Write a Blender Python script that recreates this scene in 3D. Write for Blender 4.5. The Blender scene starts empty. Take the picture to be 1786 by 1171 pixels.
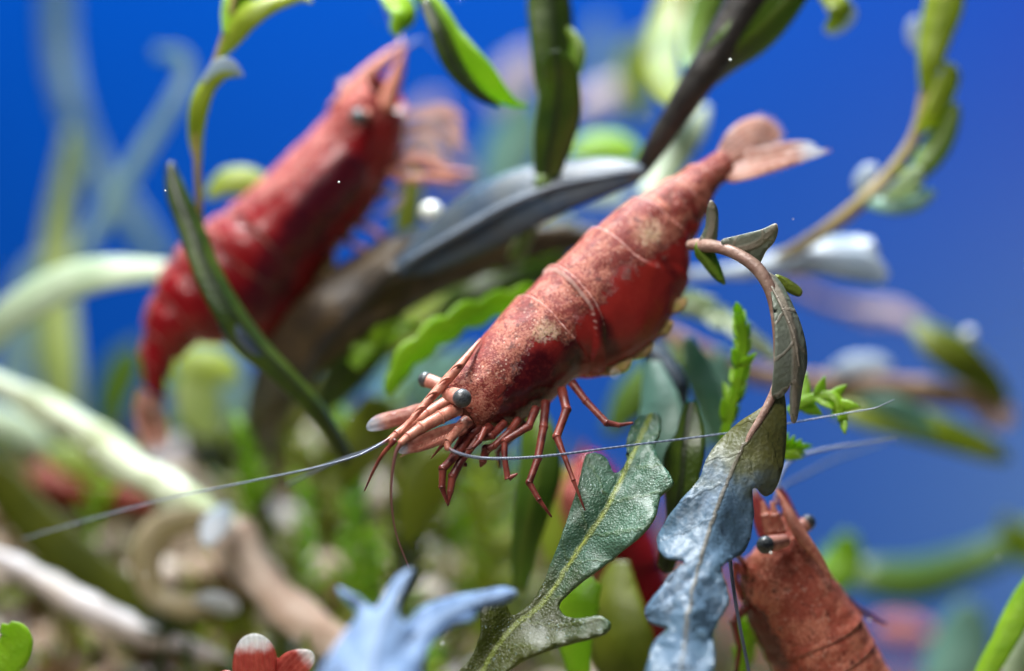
import bpy, bmesh, math, random
import numpy as np
from mathutils import Vector, Matrix, noise
from mathutils.geometry import delaunay_2d_cdt

random.seed(7)
SC = bpy.context.scene
COL = SC.collection
SC.unit_settings.system = 'METRIC'
SC.unit_settings.scale_length = 0.01          # one unit is one centimetre

# ------------------------------------------------------------------ camera
D = 14.0                 # camera to focus plane, cm
PPC = 380.0              # photograph pixels per cm in the focus plane
cam_d = bpy.data.cameras.new('camera')
cam = bpy.data.objects.new('camera', cam_d)
COL.objects.link(cam)
cam.location = (0, -D, 0)
cam.rotation_euler = (math.radians(90), 0, 0)
cam_d.sensor_width = 36.0
cam_d.lens = 36.0 * D / (1786.0 / PPC)
cam_d.clip_start = 0.1
cam_d.clip_end = 500
cam_d.dof.use_dof = True
cam_d.dof.focus_distance = D - 0.10
cam_d.dof.aperture_fstop = cam_d.lens * 1e-3 / 0.66      # 6.6 mm wide pupil
SC.camera = cam

# ------------------------------------------------------------------ light
w = bpy.data.worlds.new('World')
SC.world = w
w.use_nodes = True
w.node_tree.nodes['Background'].inputs[0].default_value = (0.30, 0.42, 0.75, 1)
w.node_tree.nodes['Background'].inputs[1].default_value = 0.07


def area(name, loc, aim, sx, sy, power, col, spread=180):
    l = bpy.data.lights.new(name, 'AREA')
    l.shape = 'RECTANGLE'
    l.size, l.size_y = sx, sy
    l.energy = power
    l.color = col
    l.spread = math.radians(spread)
    o = bpy.data.objects.new(name, l)
    COL.objects.link(o)
    o.location = loc
    o.rotation_euler = (Vector(aim) - Vector(loc)).to_track_quat('-Z', 'Y').to_euler()
    return o


area('tank_lamp', (-1.8, 2.2, 12), (0.2, 0.8, 0), 9, 3, 1450, (0.97, 0.99, 1.0), 84)
area('front_fill', (-4.5, -11, 11), (0, 0, 0), 7, 4, 300, (1.0, 0.95, 0.90), 60)  # unseen fill added from the front to light the near sides
area('back_lamp', (-0.5, 9.0, 11), (-0.5, 14, -1.5), 15, 2.5, 1850, (0.0, 0.57, 1.0), 150)
area('violet_tint_fill', (8.4, 10.0, 3.2), (5.6, 14, 2.0), 1.5, 2.5, 170, (1.0, 0.0, 0.04), 100)  # unseen red light added to turn the wall violet at upper right
area('warm_tint_fill', (8.2, 10.0, -1.0), (5.4, 14, -1.7), 1.5, 2.5, 560, (1.0, 0.16, 0.04), 100)  # unseen warm light added to grey the wall at lower right

SC.view_settings.view_transform = 'Standard'
SC.view_settings.look = 'None'
SC.view_settings.exposure = 0.0
SC.view_settings.gamma = 1.0
SC.cycles.use_denoising = True
SC.cycles.max_bounces = 8
SC.cycles.transparent_max_bounces = 8


# ------------------------------------------------------------------ helpers
def at(px, py, dy=0.0):
    """photograph pixel at a depth (cm behind the focus plane) -> world point"""
    k = (D + dy) / D / PPC
    return Vector(((px - 893.0) * k, dy, (585.5 - py) * k))


def cm(px, dy=0.0):
    return px * (D + dy) / D / PPC


def catmull(P, n, closed=False):
    P = np.array(P, float)
    m = len(P)
    if m == 2 and not closed:
        t = np.linspace(0, 1, n)[:, None]
        return P[0] * (1 - t) + P[1] * t
    out = []
    segs = m if closed else m - 1
    for q in np.linspace(0, segs, n, endpoint=not closed):
        i = min(int(q), segs - 1)
        f = q - i
        if closed:
            a, b, c, d = P[(i - 1) % m], P[i % m], P[(i + 1) % m], P[(i + 2) % m]
        else:
            b, c = P[i], P[i + 1]
            a = P[i - 1] if i > 0 else 2 * b - c
            d = P[i + 2] if i + 2 < m else 2 * c - b
        out.append(0.5 * (2 * b + (c - a) * f + (2 * a - 5 * b + 4 * c - d) * f * f + (3 * b - a - 3 * c + d) * f ** 3))
    return np.array(out)


def tag(o, label=None, cat=None, group=None, kind=None):
    if label: o['label'] = label
    if cat: o['category'] = cat
    if group: o['group'] = group
    if kind: o['kind'] = kind
    return o


def empty(name, loc, label, cat, group=None):
    o = bpy.data.objects.new(name, None)
    o.empty_display_size = 0.1
    COL.objects.link(o)
    o.location = loc
    return tag(o, label, cat, group)


WORLD_LOC = {}


def root_loc(o):
    v = Vector((0, 0, 0))
    while o is not None:
        v += Vector(o.location)
        o = o.parent
    return v


def mesh(name, V, F, mat, parent=None, smooth=True, thick=0.0, attrs=None, origin=None, off=0.0, bevel=0.0):
    """one mesh object from world-space vertices"""
    V = [Vector(v) for v in V]
    base = root_loc(parent) if parent is not None else (Vector(origin) if origin is not None else sum(V, Vector()) / len(V))
    me = bpy.data.meshes.new(name)
    me.from_pydata([tuple(v - base) for v in V], [], F)
    if smooth:
        me.polygons.foreach_set('use_smooth', [True] * len(me.polygons))
    for k, vals in (attrs or {}).items():
        a = me.attributes.new(k, 'FLOAT', 'POINT')
        a.data.foreach_set('value', [float(x) for x in vals])
    me.materials.append(mat)
    me.update()
    o = bpy.data.objects.new(name, me)
    COL.objects.link(o)
    if parent is not None:
        o.parent = parent
    else:
        o.location = base
    if thick:
        m = o.modifiers.new('thickness', 'SOLIDIFY')
        m.thickness = thick
        m.offset = off
    return o


def tube_geo(P, R, ns=10, nlen=None, closed_tip=True, flat=1.0):
    """swept tube along world points P with radii R; returns verts, faces, u"""
    P = [tuple(p) for p in P]
    if nlen is None:
        nlen = max(8, 5 * len(P))
    Q = catmull(np.hstack([np.array(P, float), np.array(R, float)[:, None]]), nlen)
    pts, rad = Q[:, :3], np.maximum(Q[:, 3], 1e-4)
    T = np.gradient(pts, axis=0)
    T /= np.linalg.norm(T, axis=1)[:, None] + 1e-12
    n = np.cross(T[0], (0.3, 1, 0.1)); n /= np.linalg.norm(n)
    V, F, U = [], [], []
    for i in range(nlen):
        n = n - T[i] * np.dot(n, T[i]); n /= np.linalg.norm(n) + 1e-12
        b = np.cross(T[i], n)
        for j in range(ns):
            a = 2 * math.pi * j / ns
            V.append(tuple(pts[i] + rad[i] * (math.cos(a) * n + flat * math.sin(a) * b)))
            U.append(i / (nlen - 1))
    for i in range(nlen - 1):
        for j in range(ns):
            k = (j + 1) % ns
            F.append((i * ns + j, i * ns + k, (i + 1) * ns + k, (i + 1) * ns + j))
    c0, c1 = len(V), len(V) + 1
    V.append(tuple(pts[0] - T[0] * rad[0] * 0.5)); U.append(0)
    V.append(tuple(pts[-1] + T[-1] * rad[-1] * 0.8)); U.append(1)
    for j in range(ns):
        k = (j + 1) % ns
        F.append((c0, k, j))
        F.append((c1, (nlen - 1) * ns + j, (nlen - 1) * ns + k))
    return V, F, U


def tube(name, pxs, mat, parent=None, ns=10, nlen=None, origin=None, flat=1.0, lump=0.0):
    """pxs rows (px, py, depth, radius in px)"""
    P = [at(a[0], a[1], a[2]) for a in pxs]
    R = [cm(a[3], a[2]) for a in pxs]
    V, F, U = tube_geo(P, R, ns, nlen, flat=flat)
    if lump:
        rm = max(R)
        V = [tuple(Vector(v) + Vector([noise.noise(Vector(v) * 2.2 + Vector((q * 7, 0, 0))) + .6 * noise.noise(Vector(v) * 6 + Vector((q * 7, 3, 0))) for q in range(3)]) * rm * lump) for v in V]
    return mesh(name, V, F, mat, parent, attrs={'tt': U, 'sd': [0] * len(U)}, origin=origin)


def ribbon(name, pxs, mat, parent=None, tilt=0.0, fold=0.25, thick=0.012, wav=0.0, lobes=None, nlen=46, nw=9, origin=None, seed=0, twist=0.0):
    """leaf blade along a spine, rows (px, py, depth, half width px); tilt turns the blade about its rib; fold lifts its edges"""
    P = np.array([tuple(at(a[0], a[1], a[2])) + (cm(a[3], a[2]),) for a in pxs])
    Q = catmull(P, nlen)
    pts, hw = Q[:, :3], np.maximum(Q[:, 3], 0.0015)
    T = np.gradient(pts, axis=0); T /= np.linalg.norm(T, axis=1)[:, None]
    V, F, A1, A2 = [], [], [], []
    L = np.concatenate([[0], np.cumsum(np.linalg.norm(np.diff(pts, axis=0), axis=1))])
    for i in range(nlen):
        lat = np.cross(T[i], (0, 1, 0)); lat /= np.linalg.norm(lat) + 1e-9
        nor = np.cross(lat, T[i])
        a = tilt + twist * (i / (nlen - 1) - 0.5)
        l2 = math.cos(a) * lat + math.sin(a) * nor
        n2 = -math.sin(a) * lat + math.cos(a) * nor
        for j in range(nw):
            s = -1 + 2 * j / (nw - 1)
            h = hw[i]
            if lobes:
                ph = lobes * L[i] + (0.5 if s > 0 else 0.0)
                h *= 0.72 + 0.38 * abs(math.sin(math.pi * ph))
            d = s * h
            z = fold * abs(s) ** 1.5 * hw[i] + wav * hw[i] * abs(s) * math.sin(7 * L[i] / max(L[-1], .1) + seed + (2 if s > 0 else 0))
            V.append(tuple(pts[i] + l2 * d + n2 * z + T[i] * (abs(s) * h * (0.45 if lobes else 0.15))))
            A1.append(L[i]); A2.append(d)
    for i in range(nlen - 1):
        for j in range(nw - 1):
            F.append((i * nw + j, i * nw + j + 1, (i + 1) * nw + j + 1, (i + 1) * nw + j))
    return mesh(name, V, F, mat, parent, thick=thick, attrs={'tt': A1, 'sd': A2}, origin=origin)


def inside(poly, x, y):
    c = False
    n = len(poly)
    j = n - 1
    for i in range(n):
        xi, yi = poly[i]; xj, yj = poly[j]
        if (yi > y) != (yj > y) and x < (xj - xi) * (y - yi) / (yj - yi) + xi:
            c = not c
        j = i
    return c


def blade(name, outline, rib, mat, parent=None, gl=0.0, gr=0.0, curl=0.0, thick=0.014, step=11, wav=0.0, wf=9.0, vein_sink=0.0, origin=None, extra=None, smooth_n=4):
    """leaf from an outline; rib rows (px, py, depth) set the depth along the midrib,
    gl / gr the slope of the two halves away from the rib, curl bends the rims"""
    n = len(outline) * smooth_n
    O = catmull(outline, n, closed=True)
    R = catmull(rib, 60)
    minx, miny = O.min(0); maxx, maxy = O.max(0)
    poly = [tuple(p) for p in O]
    pts = [Vector(p) for p in poly]
    rnd = random.Random(3)
    yy = miny
    while yy < maxy:
        xx = minx
        while xx < maxx:
            x, y = xx + rnd.uniform(-.25, .25) * step, yy + rnd.uniform(-.25, .25) * step
            if inside(poly, x, y):
                dd = np.min((O[:, 0] - x) ** 2 + (O[:, 1] - y) ** 2)
                if dd > (0.45 * step) ** 2:
                    pts.append(Vector((x, y)))
            xx += step
        yy += step
    res = delaunay_2d_cdt(pts, [], [list(range(n))], 1, 1e-4)
    vs, fs = res[0], res[2]
    V, A1, A2 = [], [], []
    Rx, Ry = R[:, 0], R[:, 1]
    seg = np.concatenate([[0], np.cumsum(np.hypot(np.diff(Rx), np.diff(Ry)))]) / PPC
    for v in vs:
        d2 = (Rx - v.x) ** 2 + (Ry - v.y) ** 2
        i = int(np.argmin(d2))
        i0, i1 = max(i - 1, 0), min(i + 1, 59)
        tx, ty = Rx[i1] - Rx[i0], Ry[i1] - Ry[i0]
        cr = tx * (v.y - Ry[i]) - ty * (v.x - Rx[i])
        d = math.sqrt(d2[i]) / PPC * (1 if cr > 0 else -1)
        dep = R[i, 2] + (gl * d if d > 0 else gr * -d) + curl * d * d
        if wav:
            dep += wav * min(abs(d) * 6, 1) * noise.noise(Vector((v.x / PPC * wf, v.y / PPC * wf, 3.1)))
        if vein_sink:
            dep += vein_sink * math.exp(-(d / 0.02) ** 2)
        if extra:
            dep += extra(v.x, v.y)
        V.append(at(v.x, v.y, dep)); A1.append(seg[i]); A2.append(d)
    return mesh(name, V, [tuple(f) for f in fs], mat, parent, thick=thick, attrs={'tt': A1, 'sd': A2}, origin=origin)


# ------------------------------------------------------------------ materials
class NT:
    def __init__(s, name):
        s.m = bpy.data.materials.new(name)
        s.m.use_nodes = True
        s.t = s.m.node_tree
        s.t.nodes.clear()
        s.out = s.n('ShaderNodeOutputMaterial')

    def n(s, kind, **kw):
        x = s.t.nodes.new(kind)
        for k, v in kw.items():
            setattr(x, k, v)
        return x

    def put(s, sock, v):
        if isinstance(v, bpy.types.NodeSocket):
            s.t.links.new(v, sock)
        elif isinstance(v, (tuple, list)) and len(v) == 3 and sock.type == 'RGBA':
            sock.default_value = (*v, 1)
        else:
            sock.default_value = v

    def obj(s):
        return s.n('ShaderNodeTexCoord').outputs['Object']

    def noise(s, scale, detail=4, rough=0.6, dist=0.0, vec=None):
        x = s.n('ShaderNodeTexNoise')
        s.put(x.inputs['Vector'], vec or s.obj())
        x.inputs['Scale'].default_value = scale
        x.inputs['Detail'].default_value = detail
        x.inputs['Roughness'].default_value = rough
        x.inputs['Distortion'].default_value = dist
        return x.outputs['Fac']

    def vor(s, scale, feature='F1'):
        x = s.n('ShaderNodeTexVoronoi', feature=feature)
        s.put(x.inputs['Vector'], s.obj())
        x.inputs['Scale'].default_value = scale
        return x

    def math(s, op, a, b=0.0, c=0.0):
        x = s.n('ShaderNodeMath', operation=op)
        s.put(x.inputs[0], a); s.put(x.inputs[1], b); s.put(x.inputs[2], c)
        return x.outputs[0]

    def ramp(s, v, a, b, lo=0.0, hi=1.0):
        x = s.n('ShaderNodeMapRange', interpolation_type='SMOOTHSTEP')
        s.put(x.inputs[0], v)
        for i, q in zip((1, 2, 3, 4), (a, b, lo, hi)):
            s.put(x.inputs[i], q)
        return x.outputs[0]

    def mix(s, f, a, b, mode='MIX'):
        x = s.n('ShaderNodeMix', data_type='RGBA', blend_type=mode)
        s.put(x.inputs[0], f); s.put(x.inputs[6], a); s.put(x.inputs[7], b)
        return x.outputs[2]

    def attr(s, name):
        return s.n('ShaderNodeAttribute', attribute_name=name).outputs['Fac']

    def bump(s, h, strength, dist=0.01, nrm=None):
        x = s.n('ShaderNodeBump')
        s.put(x.inputs['Height'], h)
        x.inputs['Strength'].default_value = strength
        x.inputs['Distance'].default_value = dist
        if nrm: s.put(x.inputs['Normal'], nrm)
        return x.outputs[0]

    def bsdf(s, col, rough=0.5, nrm=None, **kw):
        x = s.n('ShaderNodeBsdfPrincipled')
        s.put(x.inputs['Base Color'], col)
        s.put(x.inputs['Roughness'], rough)
        if nrm: s.put(x.inputs['Normal'], nrm)
        for k, v in kw.items():
            s.put(x.inputs[k.replace('_', ' ')], v)
        return x.outputs[0]

    def done(s, sh):
        s.t.links.new(sh, s.out.inputs['Surface'])
        return s.m


def leaf_mat(name, a, b, rib=None, trans=0.35, rough=0.4, coat=0.3, tcol=None, spark=0.0, lump=1.5, speck=0.0, ribw=1.0, nscale=3.0, veins=0.0, dirt=0.0, dirtc=(0.10, 0.07, 0.03), base_tones=None):
    t = NT(name)
    f = t.ramp(t.noise(nscale, 5, 0.6), 0.35, 0.65)
    col = t.mix(f, a, b)
    if base_tones:  # separate tones near the leaf base, blending out along tt
        yy = t.math('ADD', t.attr('tt'), t.math('MULTIPLY', t.math('SUBTRACT', t.noise(6, 4), .5), .5))
        col = t.mix(t.ramp(yy, base_tones[2], base_tones[3]), t.mix(f, base_tones[0], base_tones[1]), col)
    ad = t.math('ABSOLUTE', t.attr('sd'))
    if dirt:
        col = t.mix(t.math('MULTIPLY', t.ramp(t.noise(nscale * 2.3, 6, .7, 0.6), 0.55, 0.72), dirt), col, dirtc)
    fine = t.noise(70, 3, 0.7)
    h = t.math('MULTIPLY', fine, 0.35)
    cell = t.vor(46).outputs['Distance']
    h = t.math('ADD', h, t.math('MULTIPLY', cell, 0.35))
    if rib:
        m = t.ramp(ad, 0.008 * ribw, 0.022 * ribw, 1.0, 0.0)
        col = t.mix(t.math('MULTIPLY', m, 0.85), col, rib)
        h = t.math('ADD', h, t.math('MULTIPLY', m, 0.8 * ribw))
    if veins:
        ph = t.math('SUBTRACT', t.math('MULTIPLY', t.attr('tt'), 6.0), t.math('MULTIPLY', ad, 5.0))
        wv = t.math('SINE', t.math('MULTIPLY', t.math('ADD', ph, t.math('MULTIPLY', t.noise(4, 2), 0.5)), 6.283))
        vm = t.ramp(wv, 0.90, 0.995)
        col = t.mix(t.math('MULTIPLY', vm, veins), col, rib or b)
        h = t.math('ADD', h, t.math('MULTIPLY', vm, 0.5))
    h = t.math('ADD', h, t.math('MULTIPLY', t.noise(9, 3, .6), lump))
    col = t.mix(t.ramp(fine, 0.3, 0.7, 0.0, 0.35), col, t.mix(0.5, col, (0.0, 0.0, 0.0)))
    if speck:  # pale dots put the sparkle of the leaf into its colour
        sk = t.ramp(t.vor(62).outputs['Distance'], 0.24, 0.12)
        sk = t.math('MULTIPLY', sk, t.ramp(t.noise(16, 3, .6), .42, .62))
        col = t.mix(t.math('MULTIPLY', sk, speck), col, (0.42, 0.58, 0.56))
    nb = t.bump(h, 0.55, 0.012)
    r = rough
    if spark:
        sp = t.vor(95, 'F1')
        pick = t.ramp(t.noise(120, 2, .8), 0.50, 0.68)
        r = t.math('SUBTRACT', rough, t.math('MULTIPLY', pick, rough * 0.6))
        nb = t.bump(sp.outputs['Distance'], spark, 0.012, nb)
    sh = t.bsdf(col, r, nb, Coat_Weight=coat, Coat_Roughness=0.3, Specular_IOR_Level=0.5)
    tr = t.n('ShaderNodeBsdfTranslucent')
    t.put(tr.inputs[0], tcol or t.mix(0.35, col, (0.45, 0.75, 0.05)))
    mx = t.n('ShaderNodeMixShader')
    mx.inputs[0].default_value = trans
    t.t.links.new(sh, mx.inputs[1]); t.t.links.new(tr.outputs[0], mx.inputs[2])
    return t.done(mx.outputs[0])


def shrimp_mat(name, red=(0.30, 0.022, 0.016), dark=(0.060, 0.004, 0.006), pale=(0.48, 0.19, 0.125), pale2=(0.31, 0.062, 0.04), crust=(0.52, 0.36, 0.18), mott=1.0):
    t = NT(name)
    pa = t.attr('pale')
    cr = t.attr('crust')
    nm = t.noise(7, 6, 0.65, 0.4)
    nf = t.noise(38, 5, 0.72)
    ng = t.noise(110, 3, 0.7)
    q = t.math('ADD', pa, t.math('MULTIPLY', t.math('SUBTRACT', nm, 0.5), 1.5))
    q = t.math('ADD', q, t.math('MULTIPLY', t.math('SUBTRACT', nf, 0.5), 1.1))
    mask = t.ramp(q, 0.40, 0.62)
    redc = t.mix(t.ramp(t.math('ADD', t.attr('deep'), t.math('MULTIPLY', t.math('SUBTRACT', t.noise(5, 4), .5), .7)), 0.3, 0.8), red, dark)
    redc = t.mix(t.ramp(nf, 0.45, 0.75, 0, 0.4), redc, t.mix(0.5, redc, (0.55, 0.06, 0.04)))
    pc = t.mix(t.ramp(ng, 0.36, 0.64), pale2, pale)
    mot = t.math('ADD', t.noise(6.5, 10, 0.76, 0.5), t.math('MULTIPLY', t.math('SUBTRACT', ng, 0.5), 0.5))
    brick = t.mix(t.ramp(nf, .35, .65), (pale2[0] * .50, pale2[1] * .26, pale2[2] * .28), (pale2[0] * .80, pale2[1] * .52, pale2[2] * .55))
    pc = t.mix(t.ramp(mot, 0.49, 0.545, 1 - mott, 1), brick, pc)
    dots = t.ramp(t.vor(48).outputs['Distance'], 0.26, 0.16)
    dots = t.math('MULTIPLY', dots, t.ramp(t.noise(10, 3, .6), .46, .6))
    pc = t.mix(t.math('MULTIPLY', dots, .7), pc, (0.80, 0.56, 0.44))
    pc = t.mix(t.math('MULTIPLY', t.ramp(t.math('ADD', cr, t.math('SUBTRACT', nf, 0.5)), 0.45, 0.75), 0.85), pc, t.mix(t.ramp(ng, 0.4, 0.6), crust, (0.75, 0.50, 0.38)))
    dk = t.ramp(t.noise(19, 6, 0.78, 0.6), 0.545, 0.62)
    pc = t.mix(t.math('MULTIPLY', dk, 0.85), pc, (0.085, 0.018, 0.014))
    col = t.mix(mask, redc, pc)
    eg = t.attr('edge')
    col = t.mix(t.ramp(t.math('ADD', eg, t.math('SUBTRACT', nf, .5)), .45, .9, 0, .75), col, (0.66, 0.42, 0.36))
    col = t.mix(t.ramp(eg, -.05, -.4, 0, .7), col, (0.05, 0.008, 0.008))
    h = t.math('ADD', t.math('MULTIPLY', mask, 0.7), t.math('ADD', t.math('MULTIPLY', nf, 0.8), t.math('MULTIPLY', ng, 0.5)))
    h2 = t.math('MULTIPLY', h, t.math('ADD', 0.25, mask))
    nb = t.bump(h2, 0.7, 0.010)
    r = t.ramp(mask, 0, 1, 0.27, 0.52)
    sh = t.bsdf(col, r, nb, Subsurface_Weight=0.14, Subsurface_Radius=(0.035, 0.007, 0.005), Subsurface_Scale=1.0, Specular_IOR_Level=0.32, Coat_Weight=t.ramp(mask, 0, 1, .25, .03), Coat_Roughness=.16)
    return t.done(sh)


def limb_mat(name, a, b, alpha=0.0, rough=0.4, scale=30):
    t = NT(name)
    col = t.mix(t.ramp(t.noise(scale, 4, .6), 0.35, 0.65), a, b)
    nb = t.bump(t.noise(90, 3, .7), 0.3, 0.005)
    sh = t.bsdf(col, rough, nb, Subsurface_Weight=0.15, Subsurface_Radius=(0.03, 0.01, 0.01), Transmission_Weight=alpha)
    return t.done(sh)


def fin_mat(name, a, b, tip, length=1.0):
    """tail fan blade or antennal scale: pigmented base, clearer rim (tt along, sd across)"""
    t = NT(name)
    col = t.mix(t.ramp(t.noise(24, 5, .65), 0.35, 0.65), a, b)
    streak = t.math('SINE', t.math('MULTIPLY', t.attr('sd'), 260.0))
    col = t.mix(t.ramp(streak, 0.2, 1.0, 0.0, 0.12), col, (0.75, 0.35, 0.25))
    ends = t.ramp(t.math('ADD', t.attr('tt'), t.math('MULTIPLY', t.noise(30, 3), 0.08)), length * 0.80, length * 1.05)
    col = t.mix(ends, col, tip)
    sh = t.bsdf(col, 0.4, t.bump(t.noise(60, 3), 0.4, .006), Coat_Weight=0.2)
    tr = t.n('ShaderNodeBsdfTranslucent')
    t.put(tr.inputs[0], col)
    mx = t.n('ShaderNodeMixShader')
    mx.inputs[0].default_value = 0.55
    t.t.links.new(sh, mx.inputs[1]); t.t.links.new(tr.outputs[0], mx.inputs[2])
    tp = t.n('ShaderNodeBsdfTransparent')
    m2 = t.n('ShaderNodeMixShader')
    t.put(m2.inputs[0], t.math('ADD', t.math('MULTIPLY', ends, .35), t.ramp(streak, -.2, .6, .18, .02)))
    t.t.links.new(mx.outputs[0], m2.inputs[1]); t.t.links.new(tp.outputs[0], m2.inputs[2])
    return t.done(m2.outputs[0])


def stem_mat(name, a, b, rough=0.45, trans=0.12, scale=8, lines=0.0):
    t = NT(name)
    f = t.ramp(t.noise(scale, 5, .65), 0.35, 0.65)
    col = t.mix(f, a, b)
    h = t.math('ADD', t.noise(40, 4, .65), t.math('MULTIPLY', t.noise(9, 3), 2.0))
    sh = t.bsdf(col, rough, t.bump(h, 0.5, 0.014), Coat_Weight=0.2, Coat_Roughness=0.3)
    tr = t.n('ShaderNodeBsdfTranslucent')
    t.put(tr.inputs[0], col)
    mx = t.n('ShaderNodeMixShader')
    mx.inputs[0].default_value = trans
    t.t.links.new(sh, mx.inputs[1]); t.t.links.new(tr.outputs[0], mx.inputs[2])
    return t.done(mx.outputs[0])


def antenna_mat(name, a, b):
    t = NT(name)
    band = t.ramp(t.math('SINE', t.math('MULTIPLY', t.attr('tt'), 900.0)), -0.3, 0.6)
    col = t.mix(t.math('MULTIPLY', band, 0.6), a, b)
    col = t.mix(t.ramp(t.attr('tt'), .02, .13), (.34, .09, .07), col)
    return t.done(t.bsdf(col, 0.3, None, Coat_Weight=0.3, Transmission_Weight=0.45))


def eye_mat():
    t = NT('eye_black')
    c = t.mix(t.ramp(t.vor(120).outputs['Distance'], 0.2, 0.6), (0.018, 0.020, 0.024), (0.075, 0.085, 0.090))
    return t.done(t.bsdf(c, 0.38, t.bump(t.vor(120).outputs['Distance'], 0.15, 0.004), Coat_Weight=.25, Coat_Roughness=0.3))


M = {}
M['eye'] = eye_mat()
M['shrimp'] = shrimp_mat('red_shrimp_shell')
M['shrimp_deep'] = shrimp_mat('deep_red_shrimp_shell', red=(0.23, 0.006, 0.009), dark=(0.040, 0.002, 0.008), pale=(0.56, 0.20, 0.16), pale2=(0.40, 0.07, 0.06), crust=(0.55, 0.25, 0.18))
M['shrimp_orange'] = shrimp_mat('orange_red_shrimp_shell', red=(0.40, 0.055, 0.030), dark=(0.10, 0.014, 0.010), pale=(0.74, 0.30, 0.20), pale2=(0.56, 0.15, 0.085), crust=(0.45, 0.26, 0.15), mott=.75)
M['leg'] = limb_mat('red_leg', (0.13, 0.018, 0.014), (0.34, 0.075, 0.050), alpha=.25, scale=14)
M['leg_pink'] = limb_mat('pink_limb', (0.50, 0.18, 0.13), (0.68, 0.34, 0.26))
M['peduncle'] = limb_mat('pale_red_limb', (0.42, 0.13, 0.085), (0.58, 0.25, 0.17))
M['leg_pale'] = limb_mat('pale_pink_limb', (0.74, 0.42, 0.36), (0.88, 0.68, 0.62), alpha=.3)
M['scale'] = fin_mat('antennal_scale', (0.44, 0.13, 0.09), (0.62, 0.30, 0.22), (0.55, 0.58, 0.64), 0.36)
M['wisp'] = leaf_mat('pale_pink_translucent_limb', (0.82, 0.52, 0.47), (0.93, 0.76, 0.72), trans=.5, rough=.5, coat=.1, tcol=(.95, .72, .66))
M['fan'] = fin_mat('tail_fan', (0.66, 0.34, 0.25), (0.80, 0.54, 0.44), (0.84, 0.84, 0.85), 0.44)
M['fan_red'] = fin_mat('red_tail_fan', (0.40, 0.05, 0.04), (0.52, 0.11, 0.08), (0.80, 0.80, 0.78), 0.30)
M['belly'] = limb_mat('yellowish_belly', (0.45, 0.36, 0.10), (0.60, 0.40, 0.20))
M['antenna'] = antenna_mat('grey_blue_antenna', (0.16, 0.20, 0.30), (0.42, 0.48, 0.60))
M['antenna_red'] = antenna_mat('brown_red_antenna', (0.22, 0.07, 0.06), (0.40, 0.22, 0.20))


# ------------------------------------------------------------------ setting: back wall and bed
def hill(x, y):
    """height of the bed (cm): a bank that climbs behind the shrimp on the left, low on the right"""
    s = 1 / (1 + math.exp((x - 0.1 - 0.12 * y) / 0.55))
    up = min(max((y - 0.6) / 4.4, 0), 1)
    up = up * up * (3 - 2 * up)
    left = 0.25 * math.exp(-((x + 1.4) / 1.0) ** 2)
    h = -3.15 + s * (0.75 + up * (1.45 + left))
    h += 0.16 * noise.noise(Vector((x * 1.1, y * 1.1, 0.3))) + 0.07 * noise.noise(Vector((x * 3.1, y * 3.1, 1.3)))
    return h


def gravel_mat():
    t = NT('gravel_soil')
    v = t.vor(5.0)
    c = t.mix(t.ramp(t.noise(2.0, 5, .65), 0.38, 0.62), (0.085, 0.052, 0.030), (0.22, 0.145, 0.085))
    hue = t.n('ShaderNodeSeparateColor')
    t.t.links.new(v.outputs['Color'], hue.inputs[0])
    c = t.mix(t.ramp(hue.outputs[0], 0.55, 0.9, 0, 0.7), c, (0.42, 0.30, 0.22))
    c = t.mix(t.ramp(hue.outputs[1], 0.6, 0.9, 0, 0.7), c, (0.12, 0.15, 0.025))
    h = t.math('MULTIPLY', v.outputs['Distance'], -1.0)
    return t.done(t.bsdf(c, 0.75, t.bump(h, 0.9, 0.12)))


def wall_mat():
    t = NT('blue_backing_film')
    c = t.mix(t.noise(0.5, 2, .5), (0.014, 0.135, 0.50), (0.016, 0.145, 0.53))
    return t.done(t.bsdf(c, 0.7, None, Specular_IOR_Level=0.0))


nx, ny = 110, 90
V = []
for j in range(ny):
    for i in range(nx):
        x = -14 + 28 * i / (nx - 1); y = -2.2 + 16.2 * j / (ny - 1)
        V.append((x, y, hill(x, y)))
F = [(j * nx + i, j * nx + i + 1, (j + 1) * nx + i + 1, (j + 1) * nx + i) for j in range(ny - 1) for i in range(nx - 1)]
M['gravel'] = gravel_mat()
bed = tag(mesh('gravel_bed', V, F, M['gravel'], origin=(0, 0, -3)), 'brown soil and gravel bed climbing into a bank at lower left', kind='structure')
bm_v = [(-16, 14, -5), (16, 14, -5), (16, 14, 14), (-16, 14, 14), (-16, 14.4, -5), (16, 14.4, -5), (16, 14.4, 14), (-16, 14.4, 14)]
bm_f = [(0, 1, 2, 3), (5, 4, 7, 6), (4, 0, 3, 7), (1, 5, 6, 2), (3, 2, 6, 7), (4, 5, 1, 0)]
tag(mesh('tank_back_wall', bm_v, bm_f, wall_mat(), smooth=False, origin=(0, 14, 0)), 'plain blue backing wall of the aquarium', kind='structure')


# ------------------------------------------------------------------ shrimps
def interp(pts, u):
    return float(np.interp(u, [p[0] for p in pts], [p[1] for p in pts]))


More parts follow.
